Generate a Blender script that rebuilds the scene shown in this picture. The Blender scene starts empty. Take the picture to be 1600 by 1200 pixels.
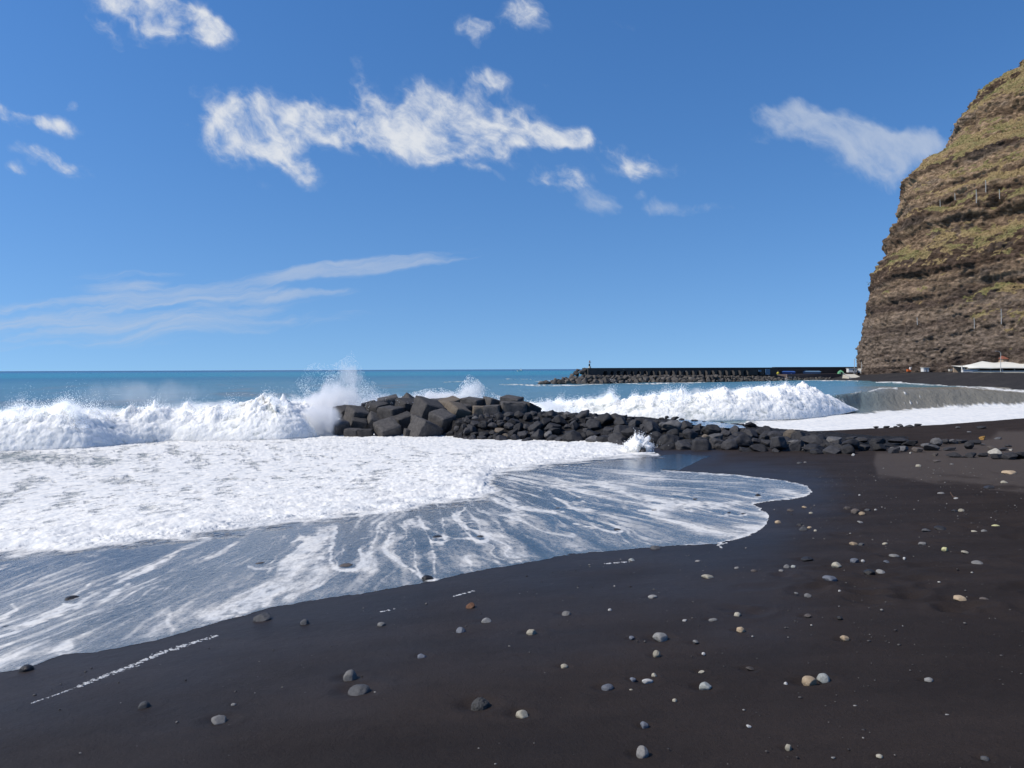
import bpy, bmesh, math, random, time
import numpy as np
from mathutils import Vector, Matrix, Euler

T0 = time.time()
random.seed(11)
rng = np.random.default_rng(11)
S = bpy.context.scene
COL = S.collection
R = math.radians

# ------------------------------------------------------------------ camera model
F = 1232.0                       # focal length in pixels of the 1600 px wide photograph
PITCH, ROLL = R(1.07), R(0.21)
CAM = np.array([0.0, 0.0, 1.7])
FW = np.array([0.0, math.cos(PITCH), -math.sin(PITCH)])
RT0 = np.array([1.0, 0.0, 0.0])
UP0 = np.array([0.0, math.sin(PITCH), math.cos(PITCH)])
RT = RT0 * math.cos(ROLL) - UP0 * math.sin(ROLL)
UP = UP0 * math.cos(ROLL) + RT0 * math.sin(ROLL)


def ray(px, py):
    return FW + RT * ((px - 800) / F) + UP * ((600 - py) / F)


def on_z(px, py, z):
    d = ray(px, py)
    t = (z - CAM[2]) / d[2]
    return CAM + d * t


def on_y(px, py, y):
    d = ray(px, py)
    return CAM + d * (y / d[1])


def to_px(P):
    q = np.asarray(P, dtype=np.float64) - CAM
    dep = np.maximum(q @ FW, 1e-3)
    return 800 + F * (q @ RT) / dep, 600 - F * (q @ UP) / dep


def add_camera():
    c = bpy.data.cameras.new('camera')
    c.sensor_width = 36.0
    c.lens = 36.0 * F / 1600.0
    c.clip_start, c.clip_end = 0.1, 90000
    o = bpy.data.objects.new('camera', c)
    COL.objects.link(o)
    m = Matrix.Identity(4)
    for i in range(3):
        m[i][0], m[i][1], m[i][2], m[i][3] = RT[i], UP[i], -FW[i], CAM[i]
    o.matrix_world = m
    S.camera = o


add_camera()

# ------------------------------------------------------------------ noise
_perm = rng.permutation(256).astype(np.int32)
_perm = np.concatenate([_perm, _perm, _perm])
_g3 = rng.normal(size=(256, 3))
_g3 = (_g3 / np.linalg.norm(_g3, axis=1, keepdims=True)).astype(np.float32)


def perlin(x, y, z=0.0):
    x, y, z = np.broadcast_arrays(np.float32(x), np.float32(y), np.float32(z))
    xi, yi, zi = np.floor(x), np.floor(y), np.floor(z)
    xf, yf, zf = x - xi, y - yi, z - zi
    X, Y, Z = xi.astype(np.int32) & 255, yi.astype(np.int32) & 255, zi.astype(np.int32) & 255
    u, v, w = [t * t * t * (t * (t * 6 - 15) + 10) for t in (xf, yf, zf)]
    out = 0
    for a in (0, 1):
        wa = u if a else 1 - u
        pa = _perm[X + a]
        for b in (0, 1):
            wb = v if b else 1 - v
            pb = _perm[pa + Y + b]
            for c in (0, 1):
                wc = w if c else 1 - w
                g = _g3[_perm[pb + Z + c]]
                out = out + wa * wb * wc * (g[..., 0] * (xf - a) + g[..., 1] * (yf - b) + g[..., 2] * (zf - c))
    return out * 1.5


def fbm(x, y, z=0.0, octv=4, lac=2.03, gain=0.5, billow=False):
    s, a, n = 0, 1.0, 0
    for k in range(octv):
        p = perlin(np.asarray(x) * lac ** k + 17.3 * k, np.asarray(y) * lac ** k - 9.1 * k, np.asarray(z) * lac ** k + 5.7 * k)
        if billow:
            p = np.abs(p) * 2 - 0.5
        s = s + a * p
        n += a
        a *= gain
    return s / n


def sstep(a, b, x):
    t = np.clip((x - a) / (b - a), 0, 1)
    return t * t * (3 - 2 * t)


def in_poly(px, py, poly):
    poly = np.asarray(poly, dtype=np.float32)
    ins = np.zeros(px.shape, dtype=bool)
    j = len(poly) - 1
    for i in range(len(poly)):
        xi, yi = poly[i]
        xj, yj = poly[j]
        if yi != yj:
            c = ((yi > py) != (yj > py)) & (px < (xj - xi) * (py - yi) / (yj - yi) + xi)
            ins ^= c
        j = i
    return ins


def dist_line(px, py, line, closed=False):
    line = [np.asarray(p, dtype=np.float32) for p in line]
    if closed:
        line = line + [line[0]]
    d = np.full(px.shape, 1e9, dtype=np.float32)
    for a, b in zip(line[:-1], line[1:]):
        ab = b - a
        l2 = float(ab @ ab) + 1e-9
        t = np.clip(((px - a[0]) * ab[0] + (py - a[1]) * ab[1]) / l2, 0, 1)
        d = np.minimum(d, (px - a[0] - t * ab[0]) ** 2 + (py - a[1] - t * ab[1]) ** 2)
    return np.sqrt(d)


# ------------------------------------------------------------------ object helpers
def tag(o, label=None, cat=None, group=None, kind=None):
    if label:
        o['label'] = label
    if cat:
        o['category'] = cat
    if group:
        o['group'] = group
    if kind:
        o['kind'] = kind
    return o


def link(name, me, mats=None, parent=None, smooth=True):
    o = bpy.data.objects.new(name, me)
    COL.objects.link(o)
    if mats is not None:
        for m in (mats if isinstance(mats, (list, tuple)) else [mats]):
            me.materials.append(m)
    if smooth and len(me.polygons):
        me.polygons.foreach_set('use_smooth', np.ones(len(me.polygons), dtype=bool))
    if parent:
        o.parent = parent
    return o


def np_mesh(name, V, faces, attrs=None, uv=None):
    """V (n,3), faces (m,k) int arrays"""
    me = bpy.data.meshes.new(name)
    V = np.ascontiguousarray(V, dtype=np.float32)
    faces = np.ascontiguousarray(faces, dtype=np.int32)
    m, k = faces.shape
    me.vertices.add(len(V))
    me.vertices.foreach_set('co', V.ravel())
    me.loops.add(m * k)
    me.loops.foreach_set('vertex_index', faces.ravel())
    me.polygons.add(m)
    me.polygons.foreach_set('loop_start', np.arange(0, m * k, k, dtype=np.int32))
    me.update(calc_edges=True)
    for an, av in (attrs or {}).items():
        av = np.asarray(av, dtype=np.float32)
        if av.ndim == 1:
            a = me.attributes.new(an, 'FLOAT', 'POINT')
            a.data.foreach_set('value', av)
        else:
            a = me.attributes.new(an, 'FLOAT_VECTOR', 'POINT')
            a.data.foreach_set('vector', np.ascontiguousarray(av).ravel())
    return me


def grid_faces(n, m):
    i = np.arange(n * m).reshape(n, m)
    return np.stack([i[:-1, :-1], i[:-1, 1:], i[1:, 1:], i[1:, :-1]], -1)     # (n-1,m-1,4)


def compact(V, faces, attrs):
    used = np.zeros(len(V), dtype=bool)
    used[faces.ravel()] = True
    idx = np.cumsum(used) - 1
    return V[used], idx[faces], {k: a[used] for k, a in attrs.items()}


# ------------------------------------------------------------------ node helper
class NT:
    def __init__(self, name=None, tree=None):
        if tree is None:
            self.mat = bpy.data.materials.new(name)
            self.mat.use_nodes = True
            tree = self.mat.node_tree
        self.t = tree
        for n in list(tree.nodes):
            tree.nodes.remove(n)

    def n(self, typ, ins=None, **kw):
        nd = self.t.nodes.new(typ)
        for k, v in kw.items():
            setattr(nd, k, v)
        for k, v in (ins or {}).items():
            self.put(nd.inputs[k], v)
        return nd

    def put(self, sock, v):
        if isinstance(v, bpy.types.NodeSocket):
            self.t.links.new(v, sock)
        elif hasattr(sock, 'default_value'):
            if sock.type == 'RGBA' and len(v) == 3:
                v = (*v, 1)
            sock.default_value = v

    def m(self, op, a, b=0.0, c=None, clamp=False):
        d = {0: a, 1: b}
        if c is not None:
            d[2] = c
        return self.n('ShaderNodeMath', d, operation=op, use_clamp=clamp).outputs[0]

    def vm(self, op, a, b=None, out=0):
        nd = self.n('ShaderNodeVectorMath', {0: a}, operation=op)
        if b is not None:
            self.put(nd.inputs['Scale' if op == 'SCALE' else 1], b)
        return nd.outputs['Value' if op in ('LENGTH', 'DOT_PRODUCT', 'DISTANCE') else 0]

    def rng(self, x, a, b, c=0.0, d=1.0, smooth=True):
        return self.n('ShaderNodeMapRange', {'Value': x, 'From Min': a, 'From Max': b, 'To Min': c, 'To Max': d},
                      interpolation_type='SMOOTHSTEP' if smooth else 'LINEAR').outputs[0]

    def noise(self, vec, scale, detail=3.0, rough=0.5, dist=0.0, out='Fac'):
        return self.n('ShaderNodeTexNoise', {'Vector': vec, 'Scale': scale, 'Detail': detail, 'Roughness': rough,
                                             'Distortion': dist}).outputs[out]

    def voro(self, vec, scale, feature='F1', out='Distance'):
        return self.n('ShaderNodeTexVoronoi', {'Vector': vec, 'Scale': scale}, feature=feature).outputs[out]

    def mix(self, f, a, b):
        return self.n('ShaderNodeMix', {0: f, 6: a, 7: b}, data_type='RGBA').outputs[2]

    def scale(self, vec, s, rot=(0, 0, 0)):
        return self.n('ShaderNodeMapping', {'Vector': vec, 'Scale': s, 'Rotation': rot}).outputs[0]

    def attr(self, name, vec=False):
        return self.n('ShaderNodeAttribute', attribute_name=name).outputs['Vector' if vec else 'Fac']

    def bump(self, h, strength, dist, normal=None):
        d = {'Height': h, 'Strength': strength, 'Distance': dist}
        if normal is not None:
            d['Normal'] = normal
        return self.n('ShaderNodeBump', d).outputs[0]

    def obj(self):
        return self.n('ShaderNodeTexCoord').outputs['Object']

    def geo(self, o='Position'):
        return self.n('ShaderNodeNewGeometry').outputs[o]

    def bsdf(self, **kw):
        nd = self.n('ShaderNodeBsdfPrincipled')
        for k, v in kw.items():
            self.put(nd.inputs[k.replace('_', ' ')], v)
        self.out(nd.outputs[0])
        return nd

    def out(self, s):
        o = self.n('ShaderNodeOutputMaterial')
        self.t.links.new(s, o.inputs[0])


# ------------------------------------------------------------------ terrain of the near beach
CTRL = []


def cz(px, py, z):
    p = on_z(px, py, z)
    CTRL.append((p[0], p[1], z))


for x, y in ((0, 0), (-4, 1), (4, 1), (-3.5, 4), (0, 4), (3.5, 4), (0, 7)):
    CTRL.append((x, y, -0.08 * y + 0.06 * x))
CTRL += [(-15, 2, -2.2), (-12, 8, -2.5), (14, 4, 0.1), (22, 12, 0.1)]
for c in ((0, 1050, -.86), (300, 985, -.86), (600, 920, -.87), (900, 866, -.91), (1200, 808, -.97), (1270, 768, -1.02),
          (1200, 746, -1.25), (1100, 738, -1.5), (1000, 733, -1.75), (860, 728, -1.92),
          (0, 873, -1.78), (400, 825, -1.62), (650, 798, -1.66), (770, 765, -1.82),
          (1000, 722, -1.93), (1090, 715, -1.86), (850, 692, -2.45), (1000, 699, -2.12), (1150, 706, -1.9), (1300, 707, -1.78),
          (1450, 708, -1.62), (1590, 716, -1.42), (1400, 760, -1.15), (1590, 760, -1.0), (1400, 850, -.62), (1590, 900, -.3),
          (1200, 675, -2.15), (1400, 667, -1.95), (1590, 655, -1.75), (1300, 688, -1.85), (1500, 682, -1.68),
          (0, 715, -3.4), (400, 695, -3.4), (600, 690, -3.3), (200, 780, -2.5), (500, 740, -2.75)):
    cz(*c)
for px, py, z in ((1050, 657, -1.9), (1200, 673, -2.15), (1400, 665, -1.95), (1600, 653, -1.75)):
    p = on_z(px, py, z)
    for d, zz in ((7, -3.0), (25, -4.5)):
        q = p * (1 + d / p[1])
        CTRL.append((q[0], q[1], zz))
for x in (-70, -30, 0):
    CTRL.append((x, 75, -5.0))
CTRL = np.array(CTRL)


def _tps(a, b):
    d2 = (a[:, None, 0] - b[None, :, 0]) ** 2 + (a[:, None, 1] - b[None, :, 1]) ** 2
    return 0.5 * d2 * np.log(d2 + 1e-9)


_n = len(CTRL)
_A = np.zeros((_n + 3, _n + 3))
_A[:_n, :_n] = _tps(CTRL, CTRL) + np.eye(_n) * 2.0
_A[:_n, _n] = 1
_A[:_n, _n + 1:] = CTRL[:, :2]
_A[_n, :_n] = 1
_A[_n + 1:, :_n] = CTRL[:, :2].T
_w = np.linalg.solve(_A, np.concatenate([CTRL[:, 2], [0, 0, 0]]))


def terrain(x, y):
    x = np.asarray(x, dtype=np.float64)
    y = np.asarray(y, dtype=np.float64)
    z = _w[_n] + _w[_n + 1] * x + _w[_n + 2] * y
    for i in range(_n):
        d2 = (x - CTRL[i, 0]) ** 2 + (y - CTRL[i, 1]) ** 2
        z = z + _w[i] * 0.5 * d2 * np.log(d2 + 1e-9)
    return np.clip(z, -5.5, 2.5)


def on_beach(px, py):
    d = ray(px, py)
    t = np.geomspace(2.0, 140, 900)
    P = CAM + d * t[:, None]
    g = P[:, 2] - terrain(P[:, 0], P[:, 1])
    i = np.argmax(g < 0)
    if g[i] >= 0:
        i = len(t) - 1
    a, b = t[max(i - 1, 0)], t[i]
    for _ in range(20):
        c = 0.5 * (a + b)
        p = CAM + d * c
        if p[2] - float(terrain(p[0], p[1])) < 0:
            b = c
        else:
            a = c
    return CAM + d * b


LVL = -2.6                         # still water level

# outlines, traced on the ground from the photograph
SWASH = [(-500, 1215), (-150, 1112), (0, 1053), (40, 1045), (60, 1040), (100, 1023), (150, 1020), (200, 1010), (240, 1002), (280, 990), (330, 975), (380, 962),
         (420, 951), (480, 941), (560, 930), (640, 915), (720, 898), (800, 884), (880, 868), (950, 862), (1010, 857),
         (1060, 852), (1120, 851), (1165, 840), (1190, 828), (1203, 812), (1198, 800), (1178, 789), (1205, 783), (1240, 780), (1258, 776), (1272, 770),
         (1262, 759), (1225, 750), (1150, 742), (1080, 737), (1030, 734), (1062, 735), (1090, 722), (1112, 712), (1060, 709), (1030, 711),
         (1015, 700), (990, 690), (940, 676), (860, 672), (760, 670), (640, 666), (500, 660), (480, 640), (-500, 640)]
FOAM = [(-500, 960), (-150, 905), (0, 873), (80, 866), (150, 858), (220, 852), (290, 845), (340, 835), (400, 826), (470, 818),
        (540, 812), (600, 806), (650, 797), (700, 789), (755, 781), (778, 770), (766, 757), (772, 746), (800, 738), (860, 728),
        (930, 720), (1000, 714), (1030, 711), (1015, 700), (990, 690), (940, 676), (860, 672), (760, 670), (640, 666),
        (500, 660), (480, 640), (-500, 640)]
POOL = [(860, 729), (930, 720), (1000, 714), (1030, 711), (1060, 709), (1112, 712), (1090, 722), (1062, 735), (1000, 733), (930, 730)]

# ------------------------------------------------------------------ sun, sky and clouds
SUN_AZ, SUN_EL = R(-104), R(47)      # azimuth from +Y towards +X
sd = Vector((math.sin(SUN_AZ) * math.cos(SUN_EL), math.cos(SUN_AZ) * math.cos(SUN_EL), math.sin(SUN_EL)))
sl = bpy.data.lights.new('sun', 'SUN')
sl.energy = 4.25
sl.angle = R(0.53)
sl.color = (1.0, 0.93, 0.815)
so = bpy.data.objects.new('sun', sl)
COL.objects.link(so)
so.rotation_euler = (-sd).to_track_quat('-Z', 'Y').to_euler()

W = bpy.data.worlds.new('World')
S.world = W
W.use_nodes = True
w = NT(tree=W.node_tree)
sky = w.n('ShaderNodeTexSky', sky_type='NISHITA', sun_disc=False, sun_elevation=SUN_EL, sun_rotation=SUN_AZ,
          altitude=10.0, air_density=1.15, dust_density=0.2, ozone_density=3.5)
skyc = w.n('ShaderNodeHueSaturation', {'Color': sky.outputs[0], 'Hue': .507, 'Saturation': 1.27, 'Value': 1.3}).outputs[0]
dirv = w.n('ShaderNodeTexCoord').outputs['Generated']
W.node_tree.links.new(w.vm('NORMALIZE', w.vm('ADD', w.vm('MULTIPLY', dirv, (1, 1, .95)), (0, 0, .17))), sky.inputs[0])
sep = w.n('ShaderNodeSeparateXYZ', {0: dirv})
yy = w.m('MAXIMUM', sep.outputs[1], 0.02)
uvw = w.n('ShaderNodeCombineXYZ', {0: w.m('DIVIDE', sep.outputs[0], yy), 1: w.m('DIVIDE', sep.outputs[2], yy), 2: 0.0}).outputs[0]


def envelope(blobs, vec):
    e = None
    for cx, cy, rx, ry, ang, wt in blobs:
        d = ray(cx, cy)
        loc = (d[0] / d[1], d[2] / d[1], 0)
        mp = w.n('ShaderNodeMapping', {'Vector': vec, 'Location': loc, 'Rotation': (0, 0, R(-ang)),
                                       'Scale': (rx / F * 2.05, ry / F * 2.25, 1)}, vector_type='TEXTURE').outputs[0]
        v = w.rng(w.vm('LENGTH', mp), 1.0, 0.1, 0.0, wt)
        e = v if e is None else w.m('ADD', e, v)
    return w.m('MINIMUM', e, 1.05)


CUM = [(352, 212, 50, 26, 20, 1), (455, 248, 42, 13, 42, 1), (400, 200, 75, 22, 36, .8), (440, 205, 60, 25, 30, .7), (484, 175, 55, 22, 22, .95), (543, 200, 60, 25, 20, 1),
       (580, 165, 22, 45, -15, .95), (633, 205, 50, 22, 45, 1), (675, 163, 42, 22, 38, .95), (726, 186, 70, 32, 15, 1),
       (781, 190, 60, 26, 12, 1), (850, 211, 60, 15, 4, 1), (906, 211, 16, 12, 0, .95), (705, 240, 55, 18, 10, .9), (780, 240, 28, 14, 45, .85),
       (752, 274, 26, 5, 15, .6), (745, 126, 34, 15, 8, .8), (775, 118, 28, 8, 18, .6),
       (210, 8, 75, 24, 18, 1), (270, 22, 70, 20, 20, 1), (325, 44, 34, 16, 30, 1), (170, 40, 30, 10, 30, .55),
       (18, 176, 38, 11, 22, .95), (82, 188, 36, 9, 16, .9), (75, 243, 48, 12, 16, 1), (28, 261, 19, 9, 10, .85),
       (750, 48, 26, 16, 15, .9), (817, 37, 28, 22, 15, 1), (875, 274, 40, 18, 5, .9), (985, 246, 50, 18, 14, .85), (112, 163, 8, 6, 0, .5)]
SOFT = [(1235, 185, 44, 22, 15, .9), (1300, 205, 75, 24, 16, 1), (1385, 225, 75, 24, 12, .95), (1350, 258, 55, 20, 10, .75), (1445, 222, 45, 12, 5, .6),
        (930, 308, 34, 12, 5, .6), (955, 328, 40, 10, 5, .5), (1030, 316, 22, 10, -12, .6), (998, 302, 9, 6, 0, .6), (1100, 322, 55, 8, 4, .5), (1190, 220, 26, 8, 8, .35),
        (410, 280, 45, 8, 15, .35), (990, 35, 30, 8, 10, .3), (890, 35, 20, 6, 10, .25), (850, 138, 18, 6, 10, .3)]
CIR = [(470, 431, 190, 10, -7.5, 1), (590, 415, 95, 8, -5, 1), (370, 463, 105, 7, -3, 1.2), (130, 478, 150, 10, -8, .75), (190, 446, 60, 6, -2, .9), (60, 485, 120, 16, -10, .7), (300, 505, 260, 16, -4, .45),
       (540, 456, 34, 5, -2, .5), (240, 492, 200, 16, -4, .4), (180, 430, 120, 7, 0, .3), (100, 520, 260, 30, -2, .35), (700, 355, 70, 10, 5, .16)]
wx = w.n('ShaderNodeTexNoise', {'Vector': uvw, 'Scale': 9.0, 'Detail': 4.0, 'Roughness': .55}).outputs['Color']
wv = w.vm('SCALE', w.vm('SUBTRACT', wx, (.5, .5, .5)), 0.055)
uvd = w.vm('ADD', uvw, wv)
strk = w.scale(w.scale(uvd, (1, 1, 1), (0, 0, R(40))), (1.0, 1.55, 1.0))
n1 = w.noise(strk, 15.0, 8.0, 0.58, 0.15)
n2 = w.noise(strk, 42.0, 7.0, 0.62, 0.1)
nn = w.m('ADD', w.m('MULTIPLY', w.m('SUBTRACT', n1, .5), 2.5), w.m('MULTIPLY', w.m('SUBTRACT', n2, .5), 1.1))
e1 = envelope(CUM, uvd)
a1 = w.rng(w.m('ADD', e1, w.m('MULTIPLY', nn, w.rng(e1, 0.0, .18))), .37, 1.5)
e2 = envelope(SOFT, uvd)
a2 = w.m('MULTIPLY', w.rng(w.m('ADD', e2, w.m('MULTIPLY', nn, w.rng(e2, 0.0, .3, 0, .8))), .2, 1.5), .8)
cst = w.scale(w.scale(uvd, (1, 1, 1), (0, 0, R(-6))), (1.0, 11.0, 1.0))
n3 = w.noise(cst, 6.0, 8.0, .62, .4)
uvc = w.vm('ADD', uvw, w.vm('SCALE', wv, .35))
e3 = envelope(CIR, uvc)
a3 = w.m('MULTIPLY', w.rng(w.m('ADD', e3, w.m('MULTIPLY', w.m('SUBTRACT', n3, .5), w.rng(e3, 0, .3, 0, 2.9))), .25, 1.6), .6)
al = w.m('MAXIMUM', w.m('MAXIMUM', a1, a2), a3)
halo = w.m('MULTIPLY', w.rng(w.m('ADD', w.m('MINIMUM', e1, .45), w.m('MULTIPLY', nn, w.rng(e1, 0.0, .1, 0, .9))), .22, 1.1), .4)
al = w.m('MULTIPLY', w.m('MAXIMUM', al, halo), .93)
ccol = w.mix(w.rng(w.m('ADD', e1, nn), .3, 1.6), (4.6, 5.3, 6.5, 1), (7.1, 7.3, 7.6, 1))
skyx = w.mix(al, skyc, ccol)
bg = w.n('ShaderNodeBackground', {'Color': skyx, 'Strength': 0.11})
wo = w.n('ShaderNodeOutputWorld')
W.node_tree.links.new(bg.outputs[0], wo.inputs[0])
W.cycles.sampling_method = 'MANUAL'
W.cycles.sample_map_resolution = 512

S.view_settings.view_transform = 'Standard'
S.view_settings.look = 'None'
S.view_settings.exposure = 0
S.view_settings.gamma = 1
S.cycles.max_bounces = 8
S.cycles.volume_bounces = 7
S.cycles.volume_step_rate = .35
S.cycles.volume_max_steps = 128
S.cycles.caustics_reflective = False
S.cycles.caustics_refractive = False
print('world', time.time() - T0)
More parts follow.
